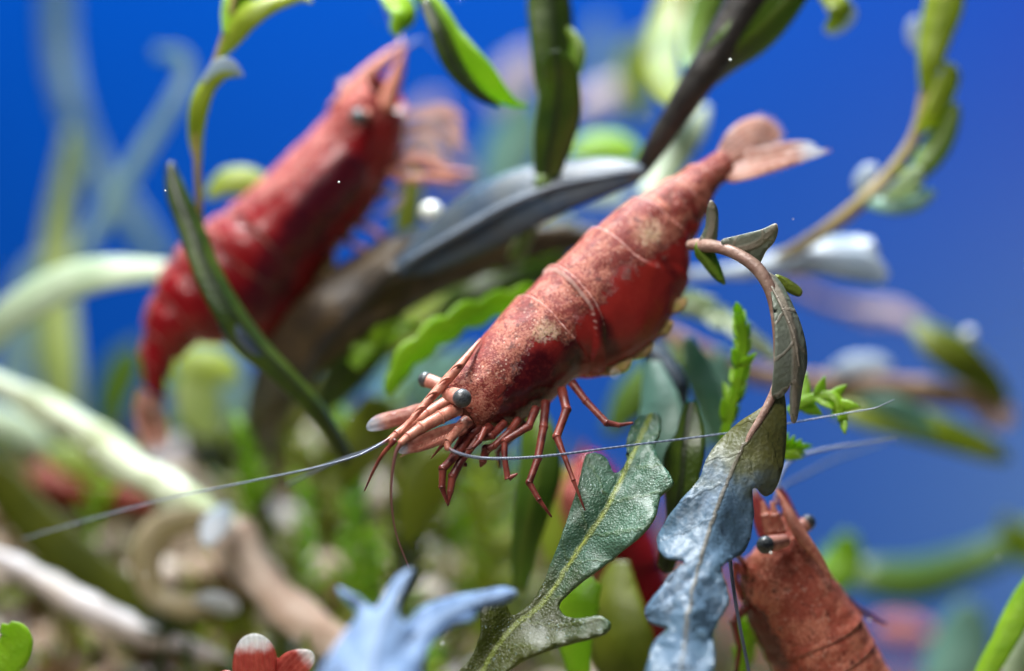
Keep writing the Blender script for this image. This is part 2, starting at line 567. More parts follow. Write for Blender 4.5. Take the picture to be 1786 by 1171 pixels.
def make_body(root, st, mat, roll=0.3, bounds=(), bulges=(), vlim=((0, .5), (1, .5)), deep=(), crust=(), N=230, Mr=64, recess=0.10, th=0.008, sides=0.94, soft=3.2):
    S = catmull(st, N)
    V, F, PA, DE, CR, ED = [], [], [], [], [], []
    C = []
    for r in S:
        a, b = at(r[0], r[1], r[4]), at(r[2], r[3], r[4])
        C.append((a + b) / 2)
    C = np.array([tuple(c) for c in C])
    T = np.gradient(C, axis=0)
    k = 5
    T = np.array([T[max(0, i - k):i + k + 1].mean(0) for i in range(N)])
    T /= np.linalg.norm(T, axis=1)[:, None]
    for i, r in enumerate(S):
        u = i / (N - 1)
        a, b = np.array(at(r[0], r[1], r[4])), np.array(at(r[2], r[3], r[4]))
        e1 = a - b
        H = np.linalg.norm(e1) / 2
        e1 /= 2 * H
        L0 = np.cross(T[i], e1)
        L0 /= np.linalg.norm(L0)
        if L0[1] > 0: L0 = -L0
        D0 = e1
        wv = r[5]
        hh = math.sqrt(max(H * H - (wv * math.sin(roll)) ** 2, 0.2 * H * H)) / math.cos(roll)
        Dv = math.cos(roll) * D0 + math.sin(roll) * L0
        Lv = -math.sin(roll) * D0 + math.cos(roll) * L0
        for j in range(Mr):
            th_a = 2 * math.pi * j / Mr - math.pi
            c, s = math.cos(th_a), math.sin(th_a)
            ex = sides
            cc = math.copysign(abs(c) ** ex, c); ss = math.copysign(abs(s) ** ex, s)
            v = (1 - c) / 2
            sm = min(max((v - 0.30) / 0.55, 0), 1); sm = sm * sm * (3 - 2 * sm)
            disp = 0.0
            ed = 0.0
            for (u0, sh, dr) in bounds:
                e = u0 + sh * sm
                d = (u - e) * dr
                ed = max(ed, math.exp(-(d / 0.0045) ** 2) * (1 - .8 * sm) - .5 * math.exp(-((d - .011) / .007) ** 2))
                if d <= 0:
                    disp += th * math.exp(d / 0.045)
                else:
                    disp += -th * 0.6 * math.exp(-d / 0.010)
            for (bu, bv, su, sv, am) in bulges:
                disp += am * math.exp(-((u - bu) / su) ** 2 - ((v - bv) / sv) ** 2)
            disp += 0.006 * noise.noise(Vector((u * 26, v * 9, 1.0 if s > 0 else 5.0)))
            P = C[i] + Dv * (hh + disp) * cc + Lv * (wv + disp) * ss * (1 - 0.12 * max(-c, 0))
            V.append(tuple(P))
            ED.append(ed)
            PA.append(0.5 + soft * (interp(vlim, u) - v))
            DE.append(sum(am * math.exp(-((u - bu) / su) ** 2 - ((v - bv) / sv) ** 2) for (bu, bv, su, sv, am) in deep))
            CR.append(sum(am * math.exp(-((u - bu) / su) ** 2 - ((v - bv) / sv) ** 2) for (bu, bv, su, sv, am) in crust))
    for i in range(N - 1):
        for j in range(Mr):
            q = (j + 1) % Mr
            F.append((i * Mr + j, i * Mr + q, (i + 1) * Mr + q, (i + 1) * Mr + j))
    # recessed front: an inner ring, then a centre
    base = len(V)
    for j in range(Mr):
        p = np.array(V[j]); V.append(tuple(C[0] + (p - C[0]) * 0.86 + T[0] * recess * 0.7)); PA.append(0); DE.append(1); CR.append(0)
    V.append(tuple(C[0] + T[0] * recess)); PA.append(0); DE.append(1); CR.append(0)
    V.append(tuple(C[-1] + T[-1] * 0.02)); PA.append(1); DE.append(0); CR.append(0)
    for j in range(Mr):
        q = (j + 1) % Mr
        F.append((base + j, base + q, q, j))
        F.append((base + Mr, base + q, base + j))
        F.append((base + Mr + 1, (N - 1) * Mr + j, (N - 1) * Mr + q))
    return mesh('body', V, F, mat, root, attrs={'pale': PA, 'deep': DE, 'crust': CR, 'edge': ED + [0] * (len(V) - len(ED))})


def limb(root, name, rows, mat, ns=10, knuckle=True, label=None):
    """jointed limb: rows (px, py, depth, radius px); joints swell a little and bend sharply"""
    R = []
    for i, r in enumerate(rows):
        if 0 < i < len(rows) - 1 and knuckle:
            p, n = np.array(rows[i - 1]), np.array(rows[i + 1]); c = np.array(r)
            R.append(tuple(c + (p - c) * 0.14 - np.array((0, 0, 0, r[3] * 0.05))))
            R.append(tuple(c + np.array((0, 0, 0, r[3] * 0.07))))
            R.append(tuple(c + (n - c) * 0.12 - np.array((0, 0, 0, r[3] * 0.06))))
        else:
            R.append(r)
    return tube(name, R, mat, root, ns=ns, nlen=6 * len(R))


def eye(root, base, ball, r_stalk, r_ball, stalk_mat):
    """eyestalk with the dark eye as its sub-part; base / ball are (px, py, depth)"""
    s = tube('eyestalk', [(*base, r_stalk * 0.85), ((base[0] + ball[0]) / 2, (base[1] + ball[1]) / 2, (base[2] + ball[2]) / 2, r_stalk), (*ball, r_stalk * 1.05)], stalk_mat, root, ns=18, nlen=16)
    bm = bmesh.new()
    bmesh.ops.create_uvsphere(bm, u_segments=28, v_segments=18, radius=1)
    c = at(*ball); ax = (c - at(*base)).normalized()
    q = Vector((0, 0, 1)).rotation_difference(ax).to_matrix()
    rr = cm(r_ball, ball[2])
    V = [c + ax * rr * 0.35 + q @ (Vector((v.co.x, v.co.y, v.co.z * 0.92)) * rr) for v in bm.verts]
    F = [tuple(v.index for v in f.verts) for f in bm.faces]
    bm.free()
    mesh('eye', V, F, M['eye'], s)
    return s


# --- the central shrimp
sh1 = empty('shrimp', at(985, 640, 0.25), 'sharp mottled red shrimp in the centre, head down to the left', 'shrimp')
ST1 = [(772, 676, 836, 757, 0.10, .125), (800, 641, 868, 754, 0.12, .155), (832, 600, 920, 730, 0.17, .185), (870, 557, 968, 695, 0.23, .205),
       (907, 520, 1006, 657, 0.29, .210), (945, 485, 1056, 646, 0.35, .205), (985, 450, 1122, 608, 0.41, .195), (1030, 407, 1172, 548, 0.47, .18),
       (1075, 370, 1196, 488, 0.53, .162), (1120, 342, 1203, 430, 0.59, .142), (1160, 318, 1222, 388, 0.64, .122), (1190, 300, 1238, 345, 0.69, .102),
       (1220, 283, 1252, 328, 0.73, .088), (1252, 264, 1272, 314, 0.78, .078)]
make_body(sh1, ST1, M['shrimp'], roll=0.34, th=0.012, N=400,
          bounds=((0.305, 0.03, 1), (0.415, -0.035, 1), (0.40, -0.06, -1), (0.54, 0.075, 1), (0.66, 0.035, 1), (0.775, 0.03, 1), (0.885, 0.0, 1)),
          bulges=((0.475, 0.80, 0.075, 0.30, 0.030), (0.625, 0.85, 0.04, 0.25, 0.018), (0.73, 0.85, 0.03, 0.25, 0.016), (0.82, 0.9, 0.03, 0.25, 0.014), (0.04, 0.0, 0.05, 0.06, 0.02)),
          vlim=((0, .80), (.06, .66), (.12, .50), (.17, .30), (.23, .24), (.27, .40), (.31, .46), (.36, .36), (.42, .36), (.48, .30), (.56, .42), (.64, .50), (.72, .62), (.8, .85), (1, 1.3)),
          deep=((0.17, 0.52, 0.10, 0.30, 1.25), (0.10, 0.95, 0.10, 0.25, 0.9), (0.30, 0.62, 0.03, 0.30, 0.6), (0.40, 0.60, 0.03, 0.4, 0.75), (0.58, 0.62, 0.02, 0.3, 0.6)),
          crust=((0.26, 0.30, 0.06, 0.22, 0.75), (0.13, 0.22, 0.05, 0.16, 0.4), (0.60, 0.30, 0.07, 0.22, 0.7), (0.47, 0.22, 0.05, 0.15, 0.35)))
# rostrum: a laterally flat serrated beak from the carapace crest
ro = [(838, 592, .10, 2), (800, 640, -.06, 8), (775, 668, -.09, 9), (747, 699, -.13, 7.5), (720, 730, -.17, 5.5), (698, 756, -.20, 1.5)]
limb(sh1, 'rostrum', ro, M['peduncle'], ns=14, knuckle=False)
for (x, y, d) in ((796, 634, -.10), (775, 658, -.13), (753, 682, -.16), (732, 708, -.19)):
    limb(sh1, 'rostrum_tooth', [(x + 8, y + 2, d + .02, 3.2), (x - 1, y + 4, d, 2.4), (x - 11, y + 13, d, 0.5)], M['peduncle'], ns=8, knuckle=False)
eye(sh1, (781, 686, -.06), (803, 694, -.17), 14.5, 17, M['leg_pink'])
eye(sh1, (778, 676, .12), (746, 664, .16), 12, 14, M['leg_pink'])
# inner antennae: jointed stalks and their whips
for rows in ([(800, 712, -.10, 13), (768, 728, -.15, 12.5), (735, 746, -.20, 11), (712, 762, -.23, 8.5), (698, 774, -.25, 6)],
             [(780, 702, .04, 12), (745, 722, .0, 11), (715, 742, -.05, 10), (692, 758, -.08, 8), (678, 770, -.10, 6)]):
    limb(sh1, 'antennule_stalk', rows, M['peduncle'], ns=14)
tube('antennule', [(700, 772, -.25, 4.6), (690, 792, -.26, 3.4), (684, 830, -.27, 2.4), (683, 880, -.28, 1.9), (692, 935, -.28, 1.5), (713, 990, -.28, 1.0)], M['antenna_red'], sh1, ns=7, nlen=60)
tube('antennule', [(690, 768, -.22, 4.4), (668, 792, -.20, 3.4), (652, 820, -.16, 2.6), (636, 856, -.10, 1.2)], M['leg'], sh1, ns=7, nlen=40)
tube('antennule', [(682, 764, -.10, 3.02), (655, 780, -.14, 2.45), (615, 798, -.20, 1.87), (540, 818, -.30, 1.66), (450, 837, -.42, 1.44), (300, 868, -.62, 1.37), (150, 908, -.85, 1.30), (40, 940, -1.0, 1.01)], M['antenna'], sh1, ns=7, nlen=90)
tube('antennule', [(680, 766, -.08, 3.6), (640, 786, .10, 3.0), (580, 808, .40, 2.6), (500, 846, .75, 2.0)], M['antenna'], sh1, ns=7, nlen=40)
# outer antenna sweeping right, and its stalk
limb(sh1, 'antenna_stalk', [(815, 735, -.06, 12), (795, 752, -.12, 11), (780, 772, -.17, 8), (781, 784, -.19, 5.5)], M['peduncle'], ns=12)
tube('antenna', [(779, 776, -.18, 3.96), (792, 788, -.20, 3.31), (830, 798, -.21, 2.88), (880, 800, -.20, 2.59), (960, 795, -.16, 2.30), (1100, 777, -.04, 1.94), (1260, 757, .08, 1.66), (1390, 736, .12, 1.44), (1480, 720, .10, 1.30), (1525, 712, .08, 1.08), (1560, 697, .06, 0.65)], M['antenna'], sh1, ns=8, nlen=140)
# antennal scales
blade('antennal_scale', [(760, 706), (735, 704), (700, 714), (660, 724), (642, 738), (641, 750), (662, 751), (700, 742), (745, 732), (770, 722)],
      [(768, 714, .10), (710, 727, .10), (642, 745, .10)], M['scale'], sh1, gl=0.6, gr=0.3, thick=0.010, step=7)
blade('antennal_scale', [(806, 738), (780, 742), (750, 752), (715, 768), (695, 784), (702, 791), (730, 788), (765, 777), (795, 764), (815, 752)],
      [(812, 745, -.10), (760, 765, -.18), (697, 788, -.24)], M['scale'], sh1, gl=-0.3, gr=-0.5, thick=0.010, step=7)
# legs, near and far
LEGS1 = [
    ([(838, 748, .0, 9), (815, 765, -.06, 8.5), (800, 790, -.10, 8), (772, 818, -.13, 7.5), (771, 850, -.14, 6), (780, 878, -.14, 2)], 'leg'),
    ([(855, 745, .02, 9), (832, 766, -.04, 8.5), (806, 800, -.08, 8), (789, 832, -.11, 8), (785, 858, -.12, 6), (781, 882, -.13, 2)], 'leg'),
    ([(880, 738, .05, 8), (858, 760, .0, 7.5), (820, 768, -.02, 7), (800, 798, -.02, 5.5), (812, 812, -.02, 4)], 'leg'),
    ([(905, 732, .06, 8), (890, 752, .02, 7), (862, 778, .0, 6.5), (848, 784, .0, 9), (842, 806, .0, 7), (838, 814, .0, 2)], 'leg'),
    ([(935, 712, .06, 8), (922, 744, .0, 7.5), (880, 770, -.04, 6.5), (880, 800, -.06, 5.5), (886, 835, -.07, 6), (902, 827, -.07, 2)], 'leg'),
    ([(952, 702, .10, 8.5), (948, 745, .02, 8), (938, 800, -.04, 7.5), (923, 842, -.08, 6.5), (940, 872, -.10, 5), (962, 902, -.10, 1.6)], 'leg'),
    ([(980, 680, .12, 9), (988, 715, .02, 8.5), (971, 762, -.05, 7.5), (984, 795, -.09, 5), (1000, 838, -.13, 4), (1020, 890, -.15, 1.4)], 'leg'),
    ([(998, 668, .16, 8), (1022, 700, .10, 7), (1058, 738, .04, 6.5), (1080, 742, .04, 4.5), (1104, 738, .05, 2.2)], 'leg'),
    ([(915, 735, .30, 7), (890, 765, .30, 6.5), (868, 790, .28, 5), (872, 815, .28, 3)], 'leg'),
]
for rows, nm in LEGS1:
    limb(sh1, nm, rows, M['leg'], ns=10)
for rows in ([(822, 742, -.02, 7), (806, 762, -.07, 5.5), (790, 790, -.10, 4), (776, 808, -.12, 1.2)], [(812, 738, .06, 6), (792, 760, .02, 5), (770, 778, .0, 3.5), (752, 800, .0, 1)], [(846, 748, -.05, 6), (836, 770, -.10, 5), (824, 782, -.12, 4), (812, 784, -.12, 1.5)]):
    limb(sh1, 'mouthpart', rows, M['leg'], ns=8)
for k in range(16):        # bristles along the near antennal scale
    x = 706 + 5.6 * k; y = 789 - 2.0 * k - .02 * k * k
    tube('bristle', [(x, y - 2, -.22, .8), (x - 4, y + 5, -.23, .6), (x - 10, y + 10, -.23, .25)], M['peduncle'], sh1, ns=5, nlen=6)
# swimmerets folded under the abdomen: a yellowish strip
for (x, y, d, a, b) in ((1030, 640, .34, 34, 13), (1068, 640, .36, 34, 13), (1108, 612, .40, 32, 13), (1145, 575, .44, 30, 13), (1172, 535, .48, 26, 12)):
    blade('swimmeret', [(x - a, y - 4), (x - a * .4, y - b * .8), (x + a * .4, y - b), (x + a, y - 14), (x + a * .7, y + b * .4), (x, y + b * 1.1), (x - a * .7, y + b * 1.0)],
          [(x - a, y, d), (x, y, d - .02), (x + a, y - 8, d)], M['belly'], sh1, gl=.3, gr=.3, thick=0.03, step=9)
# tail fan
FAN1 = [([(1250, 270), (1262, 240), (1285, 216), (1318, 204), (1345, 212), (1362, 232), (1356, 248), (1330, 256), (1300, 268), (1268, 288)], [(1256, 276, .76), (1310, 236, .98), (1358, 238, 1.1)], .25, .1),
        ([(1256, 285), (1290, 266), (1340, 254), (1385, 247), (1416, 250), (1420, 259), (1380, 266), (1330, 280), (1275, 298)], [(1260, 290, .78), (1330, 266, .86), (1418, 254, .95)], .3, .2),
        ([(1262, 296), (1300, 280), (1355, 268), (1405, 257), (1442, 264), (1415, 276), (1370, 292), (1320, 306), (1285, 317), (1266, 313)], [(1264, 304, .74), (1340, 286, .74), (1440, 264, .78)], -.2, .2),
        ([(1266, 302), (1290, 292), (1330, 284), (1370, 278), (1392, 280), (1360, 295), (1310, 311), (1275, 318)], [(1268, 308, .70), (1330, 296, .68), (1390, 280, .70)], .2, .2)]
for o, r, a, b in FAN1:
    blade('tail_blade', o, r, M['fan'], sh1, gl=-.75, gr=.75, curl=0.6, thick=0.007, step=8, wav=.035, wf=12)
for k in range(34):        # hair fringe round the rear rims of the fan
    O = catmull(FAN1[0 if k < 18 else 2][0], 80, closed=True); q = O[(24 + k * 2) if k < 18 else (30 + (k - 18) * 2)]; c = O.mean(0); e = (q - c) / np.linalg.norm(q - c); dd = 1.05 if k < 18 else .78
    tube('bristle', [(q[0] - e[0] * 3, q[1] - e[1] * 3, dd, .8), (q[0] + 4, q[1] + e[1] * 4, dd, .6), (q[0] + 9, q[1] + e[1] * 8, dd, .2)], M['wisp'], sh1, ns=4, nlen=5)

# --- the shrimp behind at upper left, head up
sh2 = empty('shrimp', at(450, 560, 1.7), 'blurred deep red shrimp at upper left, head pointing up', 'shrimp')
d2 = 1.7
ST2 = [(640, 128, 706, 196, d2 - .1, .15), (600, 162, 700, 250, d2 - .05, .20), (560, 212, 684, 305, d2, .24), (510, 262, 645, 372, d2, .26), (455, 316, 596, 428, d2, .27),
       (402, 366, 552, 478, d2, .26), (358, 404, 512, 552, d2, .25), (315, 440, 445, 585, d2, .235), (284, 482, 388, 592, d2, .21), (262, 535, 342, 600, d2, .18),
       (248, 590, 304, 632, d2, .14), (245, 630, 290, 662, d2, .11), (252, 672, 284, 694, d2, .085)]
make_body(sh2, ST2, M['shrimp_deep'], roll=0.22, N=170, Mr=44, th=0.018,
          bounds=((0.42, 0.03, 1), (0.50, -0.03, 1), (0.60, 0.05, 1), (0.70, 0.03, 1), (0.8, 0.02, 1), (0.9, 0, 1)),
          bulges=((0.46, 0.1, 0.035, 0.5, 0.02), (0.55, 0.1, 0.035, 0.5, 0.02), (0.65, 0.1, 0.035, 0.5, 0.02), (0.75, 0.1, 0.03, 0.5, 0.02), (0.56, 0.8, 0.06, 0.3, 0.04), (0.68, 0.85, 0.04, 0.3, 0.03)),
          vlim=((0, .75), (.08, .45), (.15, .28), (.25, .16), (.4, .08), (.6, .06), (.8, .02), (1, .1)),
          deep=((0.26, 0.48, 0.08, 0.17, 0.9), (0.30, 0.55, 0.22, 0.25, 0.6), (0.55, 0.66, 0.25, 0.25, 0.6)), crust=((0.1, 0.2, 0.1, 0.2, .3),), soft=2.6)
limb(sh2, 'rostrum', [(575, 190, d2 - .1, 5), (612, 156, d2 - .1, 13), (645, 126, d2 - .1, 14), (676, 100, d2 - .1, 11), (704, 76, d2 - .1, 3)], M['leg_pink'], knuckle=False)
limb(sh2, 'antennal_scale', [(672, 190, d2 - .2, 18), (684, 155, d2 - .2, 16), (696, 118, d2 - .2, 11), (706, 84, d2 - .2, 3)], M['peduncle'], knuckle=False)
eye(sh2, (640, 198, d2 - .24), (626, 204, d2 - .40), 9, 15, M['leg_pink'])
eye(sh2, (612, 166, d2 + .15), (602, 152, d2 + .2), 11, 11, M['leg_pink'])
LEGS2 = [([(700, 225, d2, 10), (740, 215, d2, 14), (770, 205, d2, 18), (800, 225, d2 + .1, 14), (790, 262, d2 + .1, 8)], 'leg_pale'),
         ([(700, 262, d2, 10), (730, 245, d2, 16), (752, 248, d2, 20), (760, 275, d2, 16), (738, 296, d2, 10)], 'leg_pale'),
         ([(690, 290, d2, 9), (735, 280, d2, 11), (775, 302, d2, 10), (828, 304, d2, 4)], 'leg_pink'),
         ([(680, 300, d2 - .1, 9), (702, 312, d2 - .1, 10), (745, 312, d2 - .1, 9), (800, 318, d2 - .1, 3)], 'peduncle'),
         ([(662, 345, d2, 9), (700, 330, d2, 8), (690, 360, d2, 7), (650, 378, d2, 4)], 'leg_pale'),
         ([(618, 385, d2, 8), (650, 400, d2, 7), (695, 436, d2, 5), (712, 430, d2, 3)], 'leg_pink'),
         ([(600, 400, d2, 8), (612, 425, d2, 7), (650, 442, d2, 6), (690, 470, d2, 3)], 'leg_pink')]
for rows, m in LEGS2:
    if m == 'leg_pale':
        ribbon('leg', [(a[0], a[1], a[2], a[3] * .62) for a in rows], M['wisp'], sh2, tilt=.2, fold=.3, thick=.008, nlen=26)
    else:
        limb(sh2, 'leg', rows, M[m])
for rows in ([(690, 200, d2, 6), (735, 195, d2, 12), (775, 190, d2, 14), (812, 205, d2, 3)], [(690, 240, d2, 6), (730, 225, d2, 12), (780, 235, d2, 14), (815, 260, d2, 3)], [(685, 280, d2, 6), (720, 270, d2, 11), (760, 285, d2, 10), (790, 290, d2, 2)], [(700, 215, d2 + .1, 5), (740, 240, d2 + .1, 9), (765, 275, d2 + .1, 9), (770, 312, d2 + .1, 2)]):
    ribbon('feeler', [(a[0], a[1], a[2], a[3] * .7) for a in rows], M['wisp'], sh2, tilt=-.4, fold=.3, thick=.006, nlen=24)
for x, y in ((560, 450), (556, 500), (520, 545), (480, 580)):
    blade('swimmeret', [(x - 22, y - 20), (x + 14, y - 24), (x + 26, y + 10), (x + 8, y + 40), (x - 12, y + 20)], [(x, y - 22, d2), (x + 6, y + 34, d2)], M['belly'], sh2, thick=.05, step=12)
for k, (a, b) in enumerate((((246, 690), (258, 790)), ((258, 695), (272, 800)), ((270, 695), (288, 785)))):
    ribbon('tail_blade', [(a[0] + 4, a[1] - 10, d2, 9), (a[0], a[1] + 20, d2, 13), ((a[0] + b[0]) / 2, (a[1] + b[1]) / 2, d2 + .1, 14), (b[0], b[1], d2 + .2, 5)], M['fan'], sh2, tilt=.9 - .4 * k)
tube('antenna', [(704, 82, d2 - .1, 3), (690, 50, d2, 2.4), (674, 10, d2, 2), (668, -60, d2, 1.5)], M['antenna_red'], sh2, nlen=30)
tube('antenna', [(706, 84, d2 - .1, 3), (740, 70, d2, 2.2), (790, 120, d2, 2), (860, 150, d2, 1.5)], M['antenna'], sh2, nlen=30)

# --- the shrimp at lower right, its back to the camera
sh3 = empty('shrimp', at(1400, 1171, 0.55), 'orange red shrimp at lower right, head raised beside the drooping leaf', 'shrimp')
d3 = 0.42
ST3 = [(1384, 906, 1338, 934, d3 + .02, .06), (1400, 928, 1312, 962, d3 + .02, .125), (1412, 940, 1296, 985, d3 + .02, .17), (1440, 985, 1290, 1030, d3 + .05, .205), (1470, 1030, 1304, 1085, d3 + .08, .225),
       (1496, 1075, 1332, 1140, d3 + .11, .23), (1518, 1118, 1362, 1195, d3 + .14, .23), (1545, 1165, 1400, 1255, d3 + .17, .22), (1575, 1215, 1450, 1305, d3 + .2, .19), (1615, 1260, 1520, 1340, d3 + .25, .15), (1660, 1300, 1600, 1362, d3 + .3, .10)]
make_body(sh3, ST3, M['shrimp_orange'], roll=0.48, recess=-.09, N=190, Mr=52, sides=1.0, th=.010,
          bounds=((0.50, 0.02, 1), (0.60, -0.02, 1), (0.71, 0.04, 1), (0.82, 0.03, 1), (0.92, 0, 1)),
          vlim=((0, 1.2), (.18, 1.0), (.28, .78), (.38, .60), (.5, .60), (.65, .62), (1, .7)),
          bulges=((.52, .1, .05, .5, .012), (.64, .1, .05, .5, .012)), deep=((0.42, 0.72, 0.16, 0.22, 1.0), (0.28, 0.9, 0.2, 0.25, .8)), crust=((0.40, 0.42, 0.06, 0.12, 0.5), (0.28, 0.3, 0.08, 0.15, .3)), soft=2.8)  # deep red low on the flank also puts shade into the shell colour
limb(sh3, 'rostrum', [(1450, 1010, d3 - .16, 3), (1428, 975, d3 - .17, 8), (1400, 938, d3 - .17, 12), (1380, 905, d3 - .15, 11), (1368, 878, d3 - .12, 7), (1354, 854, d3 - .1, 2)], M['peduncle'], knuckle=False)
blade('antennal_scale', [(1312, 842), (1325, 862), (1342, 890), (1356, 915), (1362, 945), (1330, 942), (1316, 915), (1311, 880)], [(1345, 945, d3), (1330, 900, d3 - .05), (1313, 843, d3 - .05)], M['fan_red'], sh3, gl=.3, gr=.3, thick=.02)
blade('antennal_scale', [(1356, 848), (1372, 862), (1386, 890), (1398, 915), (1384, 925), (1366, 895)], [(1390, 920, d3 + .1), (1372, 880, d3 + .1), (1357, 850, d3 + .1)], M['fan_red'], sh3, gl=.3, gr=.3, thick=.02)
for x in (1330, 1346):
    limb(sh3, 'antennule_stalk', [(x + 24, 960, d3 - .02, 13), (x + 14, 924, d3 - .05, 12), (x + 5, 897, d3 - .06, 9), (x, 876, d3 - .06, 3)], M['peduncle'])
eye(sh3, (1368, 944, d3 - .16), (1338, 950, d3 - .27), 14, 16, M['leg_pink'])
eye(sh3, (1384, 932, d3 - .02), (1406, 914, d3 + .0), 13, 14, M['leg_pink'])
tube('antenna', [(1300, 985, d3, 5), (1280, 960, d3 - .3, 4.2), (1272, 945, d3 - .55, 3.8), (1276, 1000, d3 - .62, 3.4), (1288, 1080, d3 - .65, 3.2), (1310, 1190, d3 - .7, 2.8)], M['antenna'], sh3, nlen=60)
tube('antenna', [(1352, 880, d3, 3.5), (1360, 835, d3 + .1, 3.2), (1385, 800, d3 + .2, 3), (1460, 780, d3 + .2, 2.6), (1565, 765, d3 + .2, 1.6)], M['antenna'], sh3, nlen=60)
tube('antenna', [(1360, 880, d3 + .1, 3.5), (1366, 850, d3 + .4, 3.2), (1395, 832, d3 + .7, 3), (1460, 800, d3 + 1, 2.8), (1545, 770, d3 + 1.2, 1.8)], M['antenna'], sh3, nlen=60)
for rows in ([(1470, 1040, d3 + .3, 7), (1495, 1062, d3 + .35, 6), (1520, 1075, d3 + .4, 5), (1545, 1088, d3 + .4, 2.5)],
             [(1300, 1000, d3, 8), (1284, 985, d3, 7), (1282, 1010, d3, 6), (1294, 1045, d3, 4)],
             [(1300, 1060, d3, 8), (1280, 1085, d3, 7), (1290, 1130, d3, 5), (1284, 1180, d3, 3)]):
    limb(sh3, 'leg', rows, M['leg'])

# --- a tail fan rising into the bottom edge, its shrimp below the frame
sh4 = empty('shrimp', at(470, 1330, -0.25), 'red tail fan with whitish tips cut off by the bottom edge at lower left', 'shrimp')
d4 = -0.25
ST4 = [(330, 1560, 440, 1580, d4, .14), (330, 1500, 480, 1520, d4, .2), (350, 1420, 520, 1440, d4, .22), (390, 1340, 525, 1350, d4, .19), (425, 1270, 515, 1275, d4, .13), (445, 1215, 495, 1218, d4, .075)]
make_body(sh4, ST4, M['shrimp'], roll=0.3, N=90, Mr=36, bounds=((.45, 0, 1), (.6, 0, 1), (.75, 0, 1), (.9, 0, 1)), vlim=((0, .4), (1, .6)))
for o, r in (([(410, 1180), (408, 1145), (418, 1118), (440, 1106), (462, 1112), (478, 1130), (482, 1160), (470, 1215), (450, 1222)], [(462, 1218, d4), (452, 1165, d4 - .05), (445, 1108, d4 - .1)]),
             ([(478, 1190), (484, 1155), (500, 1138), (525, 1132), (545, 1138), (548, 1155), (530, 1180), (505, 1212), (486, 1222)], [(480, 1218, d4), (505, 1172, d4 - .03), (540, 1136, d4 - .06)]),
             ([(455, 1220), (455, 1180), (470, 1152), (486, 1148), (492, 1170), (488, 1222)], [(472, 1220, d4 + .05), (478, 1150, d4 + .08)]),
             ([(400, 1220), (385, 1195), (380, 1176), (400, 1170), (425, 1190), (440, 1222)], [(435, 1220, d4 + .05), (384, 1175, d4 + .1)])):
    blade('tail_blade', o, r, M['fan_red'], sh4, gl=.2, gr=.2, curl=.8, thick=.014, step=8)

# --- dim red shrimp behind the two lobed leaves
sh5 = empty('shrimp', at(1090, 1050, 1.7), 'dim dark red shrimp mostly hidden behind the lobed leaves', 'shrimp')
d5 = 1.7
ST5 = [(1000, 800, 1040, 785, d5, .09), (985, 835, 1066, 812, d5, .16), (975, 880, 1095, 850, d5, .21), (1000, 950, 1125, 900, d5, .22), (1030, 1010, 1150, 960, d5, .22),
       (1060, 1070, 1168, 1030, d5, .21), (1080, 1140, 1170, 1110, d5, .18), (1090, 1200, 1160, 1190, d5, .13), (1092, 1250, 1135, 1250, d5, .08)]
make_body(sh5, ST5, M['shrimp_deep'], roll=0.2, N=110, Mr=36, bounds=((.4, 0, 1), (.52, 0, 1), (.65, 0, 1), (.8, 0, 1)), vlim=((0, .3), (1, .15)), deep=((.5, .5, .3, .4, .4),))
limb(sh5, 'rostrum', [(1005, 830, d5, 10), (1012, 800, d5, 9), (1020, 770, d5, 3)], M['leg'], knuckle=False)

# --- far blurred shrimps, little more than red smudges
sh6 = empty('shrimp', at(190, 870, 4.2), 'far blurred brownish red shrimp at left behind the pale stalk', 'shrimp')
d6 = 4.2
ST6 = [(50, 815, 60, 855, d6, .1), (90, 800, 95, 880, d6, .2), (150, 800, 155, 895, d6, .25), (220, 810, 220, 900, d6, .25), (290, 835, 280, 905, d6, .2), (340, 860, 325, 905, d6, .12)]
make_body(sh6, ST6, M['shrimp'], roll=.2, N=60, Mr=28, vlim=((0, .35), (1, .3)), bounds=((.45, 0, 1), (.6, 0, 1), (.8, 0, 1)))
sh7 = empty('shrimp', at(1575, 1110, 5.5), 'far blurred pinkish red shrimp near the bottom right corner', 'shrimp')
ST7 = [(1520, 1085, 1523, 1112, 5.5, .06), (1545, 1078, 1548, 1122, 5.5, .11), (1575, 1076, 1578, 1126, 5.5, .13), (1605, 1084, 1606, 1124, 5.5, .11), (1630, 1098, 1629, 1118, 5.5, .06)]
make_body(sh7, ST7, M['shrimp_orange'], roll=.2, N=50, Mr=28, vlim=((0, .5), (1, .5)), bounds=((.45, 0, 1), (.6, 0, 1), (.8, 0, 1)))

# ------------------------------------------------------------------ plant materials
M['olive'] = leaf_mat('olive_glitter_leaf', (0.050, 0.135, 0.075), (0.090, 0.200, 0.135), rib=(0.26, 0.33, 0.05), base_tones=((0.045, 0.060, 0.004), (0.085, 0.10, 0.008), .55, .95), trans=.3, rough=.46, coat=.28, spark=.4, lump=.5, speck=.8, veins=.12, tcol=(.28, .36, .02), dirt=.5, dirtc=(.035, .035, .008))
M['silver'] = leaf_mat('blue_grey_sheen_leaf', (0.075, 0.145, 0.215), (0.115, 0.205, 0.32), rib=(0.10, 0.085, 0.050), ribw=.6, lump=.3, trans=.2, rough=.48, coat=.12, veins=.05, base_tones=((0.085, 0.095, 0.022), (0.13, 0.125, 0.03), .30, .62), tcol=(.25, .35, .25), dirt=.35, dirtc=(.10, .12, .06))  # blue grey lamp sheen put into the colour beyond the olive base
M['silver_green'] = leaf_mat('grey_green_leaf_underside', (0.17, 0.21, 0.15), (0.27, 0.30, 0.25), rib=(0.40, 0.34, 0.27), trans=.2, rough=.42, coat=.4, veins=.6, tcol=(.3, .36, .2))
